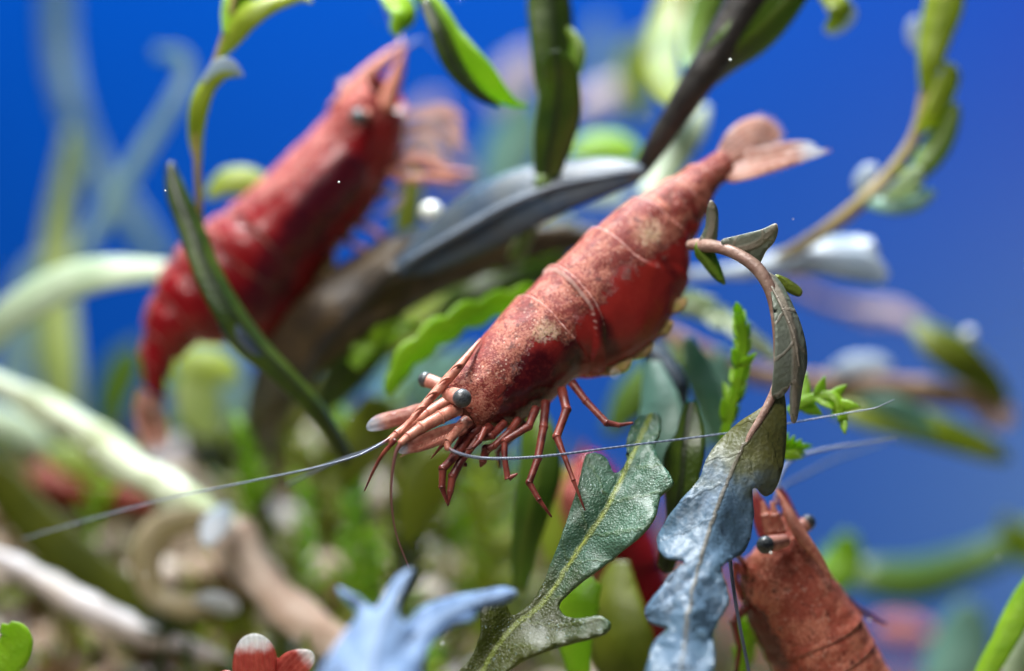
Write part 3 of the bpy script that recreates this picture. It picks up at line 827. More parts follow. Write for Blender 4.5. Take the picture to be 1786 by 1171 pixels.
M['bluepale'] = leaf_mat('pale_blue_sheen_leaf', (0.13, 0.23, 0.43), (0.20, 0.32, 0.54), rib=(0.25, 0.36, 0.55), lump=.4, trans=.2, rough=.62, coat=.0, tcol=(.3, .4, .5))  # reflected lamp light put into the base colour as pale blue
M['bright'] = leaf_mat('bright_green_leaf', (0.22, 0.45, 0.010), (0.36, 0.60, 0.02), trans=.45, rough=.45, tcol=(.40, .70, .02))
M['bright2'] = leaf_mat('yellow_green_leaf', (0.26, 0.36, 0.02), (0.40, 0.48, 0.05), trans=.45, rough=.45, tcol=(.55, .65, .05))
M['green'] = leaf_mat('mid_green_leaf', (0.08, 0.17, 0.010), (0.13, 0.24, 0.018), rib=(.2, .30, .03), trans=.4, rough=.4, coat=.4, tcol=(.2, .38, .02))
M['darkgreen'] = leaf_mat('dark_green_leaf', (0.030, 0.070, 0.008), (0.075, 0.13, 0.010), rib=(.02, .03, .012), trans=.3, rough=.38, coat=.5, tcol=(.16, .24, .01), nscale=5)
M['teal'] = leaf_mat('teal_leaf', (0.14, 0.30, 0.24), (0.22, 0.40, 0.32), trans=.3, rough=.4, tcol=(.25, .55, .35))
M['pale'] = leaf_mat('pale_green_leaf', (0.50, 0.62, 0.42), (0.62, 0.72, 0.52), trans=.35, rough=.4, tcol=(.6, .75, .4))
M['mist'] = leaf_mat('haze_tinted_blade', (0.36, 0.56, 0.62), (0.48, 0.66, 0.68), trans=.45, rough=.4, tcol=(.35, .6, .5))  # blue haze over the far blades put into their colour
M['yellowpale'] = leaf_mat('pale_yellow_green_blade', (0.45, 0.56, 0.15), (0.55, 0.64, 0.25), trans=.4, rough=.4, tcol=(.6, .7, .2))
M['white'] = leaf_mat('whitish_leaf', (0.34, 0.42, 0.52), (0.55, 0.62, 0.72), nscale=6, trans=.4, rough=.35, tcol=(.6, .7, .75))
M['pinkwhite'] = leaf_mat('pinkish_white_leaf', (0.60, 0.45, 0.48), (0.72, 0.58, 0.60), trans=.3, rough=.4, tcol=(.7, .55, .55))
M['snow'] = leaf_mat('bluish_white_leaf', (0.66, 0.72, 0.80), (0.80, 0.84, 0.88), trans=.3, rough=.5, tcol=(.7, .8, .85))
M['creamleaf'] = leaf_mat('cream_leaf', (0.40, 0.34, 0.18), (0.60, 0.50, 0.34), trans=.35, rough=.5, tcol=(.65, .6, .35))
M['oldleaf'] = leaf_mat('dark_slate_leaf', (0.030, 0.062, 0.11), (0.065, 0.085, 0.10), rib=(.13, .16, .20), trans=.08, rough=.45, coat=.2, nscale=4, dirt=.6, dirtc=(.06, .045, .025), tcol=(.1, .12, .06))
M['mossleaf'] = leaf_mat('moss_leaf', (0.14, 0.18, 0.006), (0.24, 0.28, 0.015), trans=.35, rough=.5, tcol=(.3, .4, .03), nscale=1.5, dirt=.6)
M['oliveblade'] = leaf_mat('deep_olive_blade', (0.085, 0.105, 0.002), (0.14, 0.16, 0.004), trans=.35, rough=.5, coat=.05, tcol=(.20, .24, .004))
M['stem_pink'] = stem_mat('pinkish_brown_stem', (0.30, 0.17, 0.13), (0.42, 0.28, 0.22), scale=14)
M['stem_dark'] = stem_mat('dark_brown_stem', (0.018, 0.016, 0.014), (0.045, 0.038, 0.030), rough=.4, scale=6)
M['stem_olive'] = stem_mat('olive_tan_stem', (0.30, 0.24, 0.06), (0.38, 0.28, 0.12), scale=6)
M['stem_brown'] = stem_mat('tan_brown_stem', (0.30, 0.17, 0.09), (0.42, 0.27, 0.17), scale=4)
M['stem_green'] = stem_mat('green_stem', (0.10, 0.17, 0.03), (0.16, 0.24, 0.05), scale=6)
M['stalk_pale'] = stem_mat('pale_green_stalk', (0.42, 0.50, 0.22), (0.74, 0.82, 0.60), scale=3)
M['stalk_pink'] = stem_mat('pinkish_cream_stalk', (0.66, 0.45, 0.33), (0.88, 0.74, 0.62), scale=3, rough=.3)
M['wood'] = stem_mat('brown_driftwood', (0.022, 0.013, 0.006), (0.075, 0.046, 0.017), rough=.55, trans=.0, scale=6)
M['bubble'] = (lambda t: t.done(t.bsdf((0.85, 0.90, 0.85), 0.12, None, Coat_Weight=1.0, Subsurface_Weight=.2, Subsurface_Radius=(.1, .1, .1))))(NT('milky_bubble'))


def plant(name, p, label, cat='plant', group=None):
    return empty(name, at(*p), label, cat, group)


# --- foreground: arching stem with the long drooping lobed leaf
p = plant('arching_plant', (1230, 430, .12), 'arching pinkish stem with a long drooping blue grey lobed leaf, right of centre')
tube('stem', [(1205, 428, .30, 9), (1225, 428, .16, 12), (1255, 432, .05, 11), (1290, 446, -.02, 11), (1322, 470, -.06, 12), (1344, 508, -.08, 11), (1354, 560, -.09, 9), (1357, 620, -.09, 8), (1355, 668, -.10, 8), (1335, 715, -.125, 7), (1310, 757, -.14, 5.5), (1290, 795, -.16, 3)], M['stem_pink'], p, ns=14, nlen=90)
blade('leaf', [(1258, 420), (1288, 411), (1328, 401), (1352, 391), (1357, 402), (1350, 422), (1336, 438), (1326, 458), (1312, 462), (1290, 450), (1270, 438)], [(1276, 438, .03), (1318, 426, -.05), (1354, 394, -.10)], M['silver_green'], p, gl=.5, gr=-.3, thick=.012, step=8)
blade('leaf', [(1216, 432), (1230, 395), (1233, 365), (1240, 350), (1250, 362), (1252, 390), (1248, 425), (1238, 440)], [(1232, 430, .14), (1242, 390, .10), (1241, 352, .05)], M['silver_green'], p, gl=.6, gr=.3, thick=.012, step=8)
blade('leaf', [(1216, 422), (1240, 430), (1252, 456), (1262, 482), (1264, 497), (1246, 486), (1226, 462), (1212, 444)], [(1220, 434, .14), (1240, 462, .14), (1263, 496, .16)], M['green'], p, gl=.4, gr=.4, thick=.012, step=8)
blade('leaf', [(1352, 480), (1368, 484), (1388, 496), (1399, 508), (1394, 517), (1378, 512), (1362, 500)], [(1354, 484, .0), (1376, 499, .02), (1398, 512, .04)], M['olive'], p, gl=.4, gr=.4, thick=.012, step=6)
# upper fold of the long leaf, grey green underside turned to the camera
blade('leaf', [(1336, 478), (1352, 484), (1366, 502), (1380, 530), (1394, 562), (1404, 600), (1406, 634), (1400, 664), (1394, 700), (1388, 732), (1381, 734), (1378, 700), (1380, 668), (1372, 682), (1360, 694), (1346, 690), (1350, 640), (1352, 580), (1346, 520)],
      [(1340, 482, -.05), (1366, 530, -.13), (1384, 590, -.16), (1386, 650, -.14), (1384, 734, -.06)], M['silver_green'], p, gl=-.5, gr=.9, curl=2.0, thick=.014, step=7, wav=.02)
tube('vein', [(1346, 500, -.115, 2.5), (1366, 540, -.165, 3), (1386, 590, -.19, 2.8), (1394, 640, -.16, 1.6)], M['silver_green'], p, ns=6, nlen=24)
tube('vein', [(1354, 580, -.115, 2.2), (1362, 605, -.15, 2.6), (1372, 636, -.17, 1.6)], M['silver_green'], p, ns=6, nlen=16)
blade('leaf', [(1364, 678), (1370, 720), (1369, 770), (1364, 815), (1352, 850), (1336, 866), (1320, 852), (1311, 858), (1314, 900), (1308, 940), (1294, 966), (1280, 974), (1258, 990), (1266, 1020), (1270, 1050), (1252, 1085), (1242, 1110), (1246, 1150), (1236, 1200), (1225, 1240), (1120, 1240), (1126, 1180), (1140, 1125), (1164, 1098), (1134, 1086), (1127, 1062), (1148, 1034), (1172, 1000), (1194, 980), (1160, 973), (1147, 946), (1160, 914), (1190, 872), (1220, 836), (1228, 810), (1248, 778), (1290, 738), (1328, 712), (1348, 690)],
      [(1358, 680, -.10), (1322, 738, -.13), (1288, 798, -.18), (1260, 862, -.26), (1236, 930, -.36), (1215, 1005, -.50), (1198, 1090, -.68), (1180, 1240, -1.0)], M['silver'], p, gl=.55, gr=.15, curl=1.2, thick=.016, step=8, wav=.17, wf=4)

# --- foreground: olive glittering lobed leaf under the shrimp's feet
p = plant('lobed_plant', (830, 1300, -.25), 'olive green lobed leaf with glittering surface below the central shrimp')
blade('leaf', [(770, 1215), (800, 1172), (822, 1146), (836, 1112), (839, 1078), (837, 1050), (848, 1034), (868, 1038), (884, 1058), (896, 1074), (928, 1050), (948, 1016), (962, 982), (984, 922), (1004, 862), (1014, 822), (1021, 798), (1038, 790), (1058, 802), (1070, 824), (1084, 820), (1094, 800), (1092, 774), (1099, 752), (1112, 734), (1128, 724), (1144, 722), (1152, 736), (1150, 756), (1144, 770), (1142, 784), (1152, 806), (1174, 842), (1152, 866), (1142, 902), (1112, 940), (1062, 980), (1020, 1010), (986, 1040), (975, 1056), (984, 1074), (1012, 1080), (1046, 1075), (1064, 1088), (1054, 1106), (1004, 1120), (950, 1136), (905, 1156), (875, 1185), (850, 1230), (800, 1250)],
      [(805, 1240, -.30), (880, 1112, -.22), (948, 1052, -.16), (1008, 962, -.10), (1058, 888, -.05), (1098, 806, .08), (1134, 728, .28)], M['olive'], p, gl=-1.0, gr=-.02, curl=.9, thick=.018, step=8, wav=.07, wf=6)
tube('midrib', [(880, 1112, -.224, 2), (948, 1052, -.165, 3), (1008, 962, -.106, 3.2), (1058, 888, -.056, 3), (1098, 806, .075, 2.4), (1130, 738, .25, 1.2)], leaf_mat('yellow_green_rib', (.32, .40, .03), (.42, .50, .06), trans=.2), p, ns=8, nlen=40)
tube('petiole', [(805, 1240, -.30, 14), (760, 1330, -.3, 12), (720, 1500, -.2, 11), (700, 1760, .2, 12)], M['stem_green'], p)

# --- foreground: soft pale blue leaf at the bottom
p = plant('blue_leaf_plant', (660, 1300, -.9), 'soft pale blue lobed leaf out of focus at the bottom centre')
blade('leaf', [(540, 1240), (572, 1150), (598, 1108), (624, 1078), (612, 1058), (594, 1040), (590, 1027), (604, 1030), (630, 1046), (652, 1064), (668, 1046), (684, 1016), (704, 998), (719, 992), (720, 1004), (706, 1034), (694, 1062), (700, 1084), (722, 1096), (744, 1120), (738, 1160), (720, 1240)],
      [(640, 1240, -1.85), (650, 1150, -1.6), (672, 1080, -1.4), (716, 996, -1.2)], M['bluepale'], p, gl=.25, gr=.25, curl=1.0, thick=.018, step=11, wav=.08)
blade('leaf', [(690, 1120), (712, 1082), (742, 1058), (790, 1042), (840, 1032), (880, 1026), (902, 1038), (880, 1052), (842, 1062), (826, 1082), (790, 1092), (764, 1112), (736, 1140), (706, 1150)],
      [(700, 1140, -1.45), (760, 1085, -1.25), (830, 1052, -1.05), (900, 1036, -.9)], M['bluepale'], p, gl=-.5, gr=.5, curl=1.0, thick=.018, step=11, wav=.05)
tube('petiole', [(640, 1240, -1.85, 12), (620, 1350, -1.5, 11), (620, 1600, -.5, 12), (640, 1850, -.3, 14)], M['stem_green'], p)

# --- driftwood branch and slate leaf behind the central shrimp
p = plant('driftwood', (480, 640, 1.6), 'brown driftwood branch running diagonally behind the central shrimp', 'driftwood')
V, F, U = tube_geo([at(*a[:3]) for a in ((470, 960, 4.0), (455, 830, 3.2), (470, 710, 2.3), (520, 605, 1.75), (600, 535, 1.6), (690, 478, 1.6), (780, 445, 1.7), (860, 430, 1.8), (960, 420, 1.9), (1060, 400, 2.0))],
                   [cm(r, 1.6) for r in (22, 26, 36, 56, 66, 62, 52, 40, 30, 14)], ns=40, nlen=120)
V = [tuple(Vector(v) + Vector((noise.noise(Vector(v) * 3), noise.noise(Vector(v) * 3 + Vector((9, 0, 0))), noise.noise(Vector(v) * 3 + Vector((0, 9, 0))))) * .05 + Vector((0, 0, .025)) * noise.noise(Vector((v[0] * 4 + v[2] * 4, v[1] * 18, (v[2] - .6 * v[0]) * 18)))) for v in V]
mesh('branch', V, F, M['wood'], p)

p = plant('slate_leaf_plant', (720, 480, 1.2), 'dark slate blue leaf lying along the driftwood above the central shrimp')
ribbon('leaf', [(690, 470, 1.3, 16), (740, 440, 1.2, 40), (810, 395, 1.12, 54), (890, 352, 1.05, 58), (970, 322, 1.0, 50), (1050, 304, .98, 36), (1105, 298, .98, 20), (1126, 300, 1.0, 4)], M['oldleaf'], p, tilt=.35, fold=.35, wav=.12, thick=.02, nlen=60)
tube('midrib', [(700, 462, 1.2, 5), (810, 398, 1.06, 6), (890, 355, .99, 5.5), (970, 325, .95, 4.5), (1100, 298, .95, 2)], leaf_mat('slate_rib', (.12, .16, .22), (.2, .25, .32), trans=.05), p, ns=8)
tube('petiole', [(690, 470, 1.3, 13), (640, 520, 1.4, 12), (560, 610, 1.5, 12), (520, 700, 1.7, 12)], M['stem_dark'], p)

# --- top centre: thick dark stem with leaves on both sides
p = plant('dark_stem_plant', (1120, 290, 1.0), 'dark diagonal stem with olive green leaves at top centre right')
tube('stem', [(1118, 300, 1.1, 14), (1140, 262, 1.0, 19), (1180, 200, .95, 24), (1225, 130, .9, 29), (1270, 60, .9, 34), (1320, -30, .9, 38), (1400, -180, .9, 40)], M['stem_dark'], p, ns=18)
ribbon('leaf', [(1180, 190, .95, 6), (1220, 150, .9, 26), (1270, 100, .85, 42), (1320, 55, .85, 46), (1375, 0, .85, 34), (1440, -70, .85, 12)], M['green'], p, tilt=-.5, fold=.4, wav=.2)
ribbon('leaf', [(1190, 200, 1.2, 6), (1160, 150, 1.8, 26), (1150, 90, 2.2, 34), (1165, 30, 2.5, 38), (1195, -60, 2.7, 30)], M['mossleaf'], p, tilt=.3, fold=.3, wav=.2)
ribbon('leaf', [(1215, 140, 1.2, 6), (1210, 100, 1.5, 24), (1225, 50, 1.7, 34), (1250, -10, 1.8, 34), (1280, -90, 1.9, 10)], M['green'], p, tilt=-.3, fold=.3)
ribbon('leaf', [(1128, 345, 2.0, 20), (1165, 290, 2.1, 26), (1205, 230, 2.2, 24), (1232, 185, 2.3, 6)], M['pale'], p, tilt=.3)
ribbon('leaf', [(1440, -60, 1.2, 10), (1452, -20, 1.15, 26), (1470, 10, 1.1, 26), (1462, 35, 1.1, 18), (1440, 50, 1.1, 4)], M['bright2'], p, tilt=.6, fold=.5)
ribbon('leaf', [(1475, 0, 1.3, 6), (1478, 25, 1.3, 18), (1455, 48, 1.3, 14), (1438, 54, 1.3, 4)], M['white'], p, tilt=.2)

# --- top centre: upright dark green leaf, and others near it
p = plant('upright_leaf_plant', (960, 310, .9), 'upright dark green leaf standing above the central shrimp')
ribbon('leaf', [(950, 312, 1.0, 24), (958, 260, .95, 34), (970, 200, .9, 40), (976, 150, .85, 34), (972, 112, .8, 24), (966, 90, .78, 8)], M['darkgreen'], p, tilt=.3, fold=.4, wav=.1)
ribbon('leaf', [(970, 200, 1.1, 18), (968, 130, 1.1, 36), (966, 60, 1.1, 40), (962, 0, 1.1, 36), (955, -80, 1.1, 12)], M['darkgreen'], p, tilt=-.3, fold=.5, wav=.2)
ribbon('leaf', [(985, 160, 1.0, 5), (1000, 120, .95, 15), (1005, 80, .95, 14), (990, 50, 1.0, 4)], M['green'], p, tilt=.5)
tube('petiole', [(950, 312, 1.0, 16), (930, 380, 1.2, 14), (900, 450, 1.5, 14)], M['stem_green'], p)

p = plant('curled_leaf_plant', (690, -60, 1.0), 'bright green curled leaf hanging in at the top left of centre')
ribbon('leaf', [(672, -60, 1.2, 14), (690, -10, 1.1, 26), (706, 22, 1.05, 26), (692, 50, 1.0, 12), (696, 62, 1.0, 3)], M['bright'], p, tilt=.6, fold=.4, wav=.2)
ribbon('leaf', [(715, -30, 1.0, 16), (745, 12, .95, 26), (778, 55, .9, 32), (815, 110, .85, 32), (858, 160, .85, 20), (892, 180, .88, 9), (920, 184, .9, 2)], M['bright'], p, tilt=-.75, fold=.35, wav=.15, lobes=1.5)
ribbon('leaf', [(740, 0, .85, 10), (765, 50, .8, 16), (790, 110, .8, 17), (830, 160, .82, 10), (870, 186, .85, 3)], M['darkgreen'], p, tilt=.2)

# --- upper left: slim stem with yellowish leaves
p = plant('slim_plant', (345, 400, .9), 'slim yellow green plant with curling leaf tips at upper left')
tube('stem', [(352, 420, 1.1, 7), (348, 370, 1.0, 7), (345, 300, .95, 7), (342, 240, .95, 6), (350, 170, .95, 6), (375, 110, .95, 6), (392, 60, .95, 6), (420, -40, .95, 6)], M['stem_olive'], p)
ribbon('leaf', [(346, 290, 1.0, 6), (338, 240, .95, 16), (342, 190, .9, 20), (358, 150, .88, 18), (385, 124, .86, 16), (420, 130, .88, 3)], M['bright2'], p, tilt=.5, fold=.5)
ribbon('leaf', [(355, 145, .88, 8), (382, 118, .84, 14), (402, 116, .84, 11), (424, 132, .86, 2)], M['white'], p, tilt=-.6)
ribbon('leaf', [(378, 105, .95, 5), (400, 70, .9, 18), (428, 30, .85, 24), (470, 6, .85, 18), (520, -6, .9, 10), (545, 4, .9, 2)], M['bright2'], p, tilt=.4, fold=.4)
ribbon('leaf', [(392, 60, .9, 5), (405, 20, .95, 20), (425, -20, 1.0, 24), (460, -60, 1.0, 8)], M['bright'], p, tilt=-.4)
ribbon('leaf', [(360, 345, 2.0, 8), (395, 318, 2.0, 26), (440, 315, 2.0, 22), (470, 330, 2.0, 5)], M['bright2'], p, tilt=.3)

p = plant('ribbon_leaf_plant', (560, 730, .7), 'thin dark green leaf crossing in front of the upper left shrimp')
ribbon('leaf', [(296, 285, 1.0, 6), (308, 335, .95, 18), (335, 400, .9, 22), (362, 470, .85, 24), (400, 540, .82, 26), (445, 600, .85, 26), (500, 655, .9, 22), (560, 720, 1.0, 20), (610, 800, 1.2, 16)], M['darkgreen'], p, tilt=.5, fold=.4, twist=.8, thick=.02, nlen=70)
ribbon('leaf', [(372, 520, .88, 4), (400, 575, .82, 16), (440, 620, .84, 14), (470, 650, .9, 4)], M['oldleaf'], p, tilt=-.3)

# --- far left: pale blurred blades
def blades(name, label, rows, m, **kw):
    o = plant(name, rows[0][:3], label)
    ribbon('leaf', rows, M[m], o, **kw)
    return o


blades('grass_blade', 'pale blue green grass blade hanging from the top left corner', [(290, 470, 6.2, 18), (225, 380, 6.2, 24), (160, 290, 6.3, 25), (120, 180, 6.3, 25), (100, 80, 6.4, 28), (95, -60, 6.4, 28)], 'mist', tilt=.3)
blades('grass_blade', 'pale blue green hooked blade curling over at upper left', [(130, 460, 4.0, 14), (190, 360, 3.9, 18), (245, 270, 3.8, 17), (300, 180, 3.7, 15), (322, 130, 3.7, 15), (312, 98, 3.7, 13), (270, 92, 3.7, 8)], 'mist', tilt=.4)
blades('grass_blade', 'upright pale yellow green blade at the left edge area', [(110, 760, 4.6, 34), (100, 650, 4.6, 40), (92, 540, 4.7, 38), (95, 430, 4.8, 32), (110, 320, 4.8, 22), (120, 230, 4.8, 8)], 'yellowpale', tilt=.3)
blades('grass_blade', 'broad whitish green blade arching in from the left edge', [(-60, 620, 2.6, 30), (10, 550, 2.4, 36), (90, 500, 2.3, 38), (180, 474, 2.2, 32), (290, 470, 2.2, 18)], 'pale', tilt=.5)
blades('grass_blade', 'pale grey blade at the left edge above the whitish arching blade', [(20, 700, 5, 30), (30, 600, 5, 34), (40, 520, 5, 28), (60, 450, 5, 8)], 'mist', tilt=.2)

p = plant('pale_stalk', (620, 1130, 1.6), 'thick pale stalk slanting from the left edge, turning pinkish cream lower down', 'stalk')
tube('upper_stalk', [(-80, 640, 2.5, 20), (0, 672, 2.5, 23), (100, 728, 2.4, 27), (200, 790, 2.3, 34), (250, 822, 2.2, 29), (310, 862, 2.1, 33), (360, 905, 2.0, 29), (400, 930, 1.95, 30)], M['stalk_pale'], p, ns=22, nlen=60, lump=.38)
tube('lower_stalk', [(385, 915, 2.0, 28), (412, 950, 1.95, 40), (460, 1010, 1.9, 36), (520, 1070, 1.8, 38), (600, 1130, 1.7, 34), (700, 1200, 1.6, 36)], M['stalk_pink'], p, ns=22, nlen=60, lump=.38)
ribbon('leaf', [(398, 880, 1.75, 6), (384, 900, 1.65, 22), (372, 920, 1.6, 24), (360, 950, 1.55, 8)], M['snow'], p, tilt=-.2)
ribbon('leaf', [(340, 1048, 1.8, 6), (368, 1052, 1.7, 20), (395, 1058, 1.7, 20), (416, 1062, 1.7, 6)], M['snow'], p, tilt=-.5)
ribbon('leaf', [(400, 905, 1.8, 6), (330, 908, 1.9, 22), (275, 930, 1.9, 28), (255, 985, 1.9, 26), (275, 1040, 1.9, 22), (330, 1058, 1.85, 22), (380, 1050, 1.8, 16), (412, 1056, 1.8, 5)], M['creamleaf'], p, tilt=.2, fold=.4)
blades('olive_blade', 'broad olive green leaf slanting across the lower left corner', [(-40, 800, 2.6, 30), (20, 870, 2.5, 42), (90, 945, 2.4, 46), (170, 1010, 2.3, 42), (260, 1062, 2.2, 34), (340, 1076, 2.2, 22), (400, 1066, 2.2, 5)], 'oliveblade', tilt=-.3, fold=.15)
p = plant('pale_stalk', (340, 1130, 1.0), 'pale mauve white stem in the bottom left corner', 'stalk')
tube('stem', [(-60, 940, 2.3, 14), (0, 975, 2.2, 18), (80, 1030, 2.1, 23), (160, 1072, 2.0, 27), (240, 1100, 2.0, 24), (330, 1128, 2.0, 18), (390, 1150, 2.0, 8)], stem_mat('mauve_white_stem', (.40, .33, .27), (.76, .72, .74), scale=2.2), p, ns=18, nlen=50, lump=.5)
blades('corner_leaf', 'bright green leaf tip in the bottom left corner', [(-30, 1240, -.4, 20), (-5, 1170, -.4, 34), (22, 1120, -.4, 30), (14, 1090, -.4, 10)], 'bright', tilt=.3, lobes=2.0)

# --- right: tall curved plant, soft
p = plant('tall_plant', (1420, 420, 1.6), 'tall curved yellow green plant at the upper right')
tube('stem', [(1300, 480, 1.9, 10), (1380, 440, 1.75, 11), (1440, 402, 1.6, 12), (1500, 355, 1.5, 13), (1555, 300, 1.5, 12), (1595, 240, 1.5, 11), (1612, 170, 1.5, 10), (1618, 90, 1.5, 10), (1625, -40, 1.5, 10)], M['stem_olive'], p)
ribbon('leaf', [(1612, 170, 1.5, 6), (1618, 120, 1.4, 20), (1630, 60, 1.4, 30), (1645, 0, 1.4, 34), (1660, -70, 1.4, 14)], M['bright2'], p, tilt=.4, fold=.4)
ribbon('leaf', [(1598, 240, 1.5, 6), (1625, 210, 1.4, 20), (1650, 165, 1.4, 24), (1662, 128, 1.4, 20), (1645, 110, 1.4, 6)], M['bright2'], p, tilt=-.5, fold=.5)
ribbon('leaf', [(1560, 300, 1.5, 6), (1595, 295, 1.4, 22), (1630, 255, 1.4, 26), (1658, 205, 1.4, 16), (1668, 180, 1.4, 4)], M['green'], p, tilt=.5, fold=.4)
ribbon('leaf', [(1500, 352, 1.5, 6), (1550, 352, 1.4, 22), (1595, 345, 1.4, 22), (1630, 335, 1.4, 5)], M['teal'], p, tilt=.5, fold=.4)
ribbon('leaf', [(1540, 345, 1.4, 5), (1575, 330, 1.35, 20), (1600, 310, 1.35, 18), (1612, 296, 1.4, 4)], M['pale'], p, tilt=-.4)
ribbon('leaf', [(1520, 350, 1.6, 5), (1505, 325, 1.6, 18), (1512, 300, 1.6, 14), (1530, 290, 1.6, 4)], M['white'], p, tilt=.4)
ribbon('leaf', [(1604, 90, 1.8, 5), (1595, 70, 1.8, 12), (1592, 45, 1.8, 10), (1600, 30, 1.8, 3)], M['white'], p, tilt=.4)

p = plant('white_leaf_plant', (1380, 470, 1.7), 'whitish leaf with grey streaks pointing right behind the arching stem')
ribbon('leaf', [(1200, 478, 1.9, 10), (1290, 470, 1.8, 16), (1370, 452, 1.75, 26), (1440, 440, 1.7, 38), (1500, 436, 1.7, 34), (1525, 425, 1.7, 12)], M['white'], p, tilt=.5, fold=.4)
ribbon('leaf', [(1380, 460, 1.7, 8), (1450, 462, 1.65, 24), (1510, 470, 1.65, 26), (1545, 488, 1.65, 10)], M['white'], p, tilt=-.3, fold=.4)
tube('petiole', [(1200, 478, 1.9, 8), (1130, 500, 2.1, 8), (1060, 540, 2.4, 8)], M['stem_brown'], p)

p = plant('brown_stem_plant', (1180, 600, 2.6), 'blurred plant with long tan brown stem running to the right edge')
tube('stem', [(1130, 570, 2.6, 16), (1220, 615, 2.6, 17), (1320, 655, 2.7, 19), (1440, 668, 2.8, 22), (1560, 676, 2.9, 24), (1680, 690, 3.0, 22), (1760, 730, 3.1, 18)], M['stem_brown'], p, ns=16, nlen=60, lump=.35)
ribbon('leaf', [(1590, 560, 3.0, 10), (1630, 590, 2.9, 34), (1680, 625, 2.9, 38), (1730, 665, 3.0, 26), (1760, 700, 3.1, 8)], M['mossleaf'], p, tilt=.4)
ribbon('leaf', [(1440, 705, 2.8, 8), (1500, 715, 2.7, 30), (1570, 730, 2.7, 34), (1640, 750, 2.8, 32), (1720, 780, 2.9, 24), (1760, 800, 3.0, 8)], M['bright2'], p, tilt=.5)
ribbon('leaf', [(1500, 700, 2.6, 8), (1555, 712, 2.5, 22), (1600, 735, 2.5, 20), (1625, 760, 2.6, 6)], M['teal'], p, tilt=-.3)
ribbon('leaf', [(1440, 660, 2.8, 8), (1480, 640, 2.7, 20), (1530, 634, 2.7, 16), (1555, 640, 2.7, 4)], M['white'], p, tilt=.3)
ribbon('leaf', [(1470, 530, 4.6, 6), (1510, 545, 4.6, 16), (1560, 545, 4.6, 16), (1610, 565, 4.6, 6)], M['pinkwhite'], p, tilt=.3)
ribbon('leaf', [(1690, 700, 3.0, 8), (1730, 725, 3.0, 22), (1762, 742, 3.0, 8)], M['pinkwhite'], p, tilt=.3)
tube('twig', [(1330, 455, 4.6, 7), (1400, 505, 4.6, 9), (1480, 540, 4.6, 9), (1560, 556, 4.6, 8), (1640, 580, 4.4, 7)], M['stem_brown'], p, ns=10, nlen=40, lump=.4)

blades('low_bank_leaf', 'olive green blurred leaf lying along the lower right background', [(1440, 960, 4.6, 14), (1510, 1000, 4.4, 34), (1590, 1010, 4.4, 40), (1680, 985, 4.5, 34), (1780, 940, 4.6, 24), (1850, 890, 4.7, 12)], 'green', tilt=.4)
blades('low_bank_leaf', 'bright green blurred leaf beside the lower right shrimp', [(1430, 1080, 3.2, 20), (1440, 1020, 3.0, 36), (1470, 975, 3.0, 34), (1480, 930, 3.0, 12)], 'bright', tilt=.4)
blades('low_bank_leaf', 'pale teal blurred leaf at the bottom right', [(1610, 1260, 4, 20), (1650, 1180, 4, 50), (1680, 1110, 4, 50), (1690, 1050, 4, 16)], 'teal', tilt=.4)
blades('low_bank_leaf', 'yellowish blurred leaf at the right edge', [(1850, 1010, 4.2, 10), (1790, 960, 4.2, 30), (1765, 930, 4.2, 24), (1750, 900, 4.2, 6)], 'bright2', tilt=.4)
blades('edge_blade', 'bright green blade rising in the bottom right corner', [(1690, 1230, .55, 10), (1720, 1170, .55, 20), (1750, 1110, .55, 24), (1785, 1050, .55, 22), (1830, 970, .55, 8)], 'bright', tilt=.5, lobes=1.6)
blades('edge_blade', 'pale green blade behind the bright one in the bottom right corner', [(1760, 1240, .8, 10), (1770, 1160, .8, 22), (1800, 1080, .8, 24), (1830, 1010, .8, 8)], 'pale', tilt=.3)


# --- small moss sprigs with leaflets
def sprig(label, rows, m, n, ln, wd, group=None, seed=1, serr=.55):
    """stem with pointed two-ranked leaflets; rows (px, py, depth)"""
    o = plant('moss_sprig', rows[0], label, 'moss sprig', group)
    rnd = random.Random(seed)
    ribbon('stem', [(r[0], r[1], r[2], wd * .30) for r in rows], M[m], o, tilt=.3, fold=.1, nlen=24, nw=5)
    Q = catmull(rows, n + 2)
    for i in range(1, n + 2):
        t = Q[min(i + 1, n + 1)] - Q[i - 1]
        a = math.atan2(t[1], t[0])
        for sd in ((-1, 1) if i <= n else (0,)):
            aa = a + sd * (serr + rnd.uniform(-.15, .15))
            L = ln * (1 - .45 * i / n) * rnd.uniform(.8, 1.15)
            x, y, d = Q[i]
            dd = rnd.uniform(-.07, .07)
            W = wd * rnd.uniform(.8, 1.1) * (1 - .3 * i / n)
            ca, sa = math.cos(aa), math.sin(aa)
            ribbon('leaflet', [(x, y, d, W * .42), (x + ca * L * .35, y + sa * L * .35, d + dd * .5, W * .42), (x + ca * L * .7, y + sa * L * .7, d + dd, W * .24), (x + ca * L, y + sa * L, d + dd * 1.2, .8)], M[m], o, tilt=rnd.uniform(-.5, .5), fold=.12, nlen=9, nw=5, thick=.006)
    return o


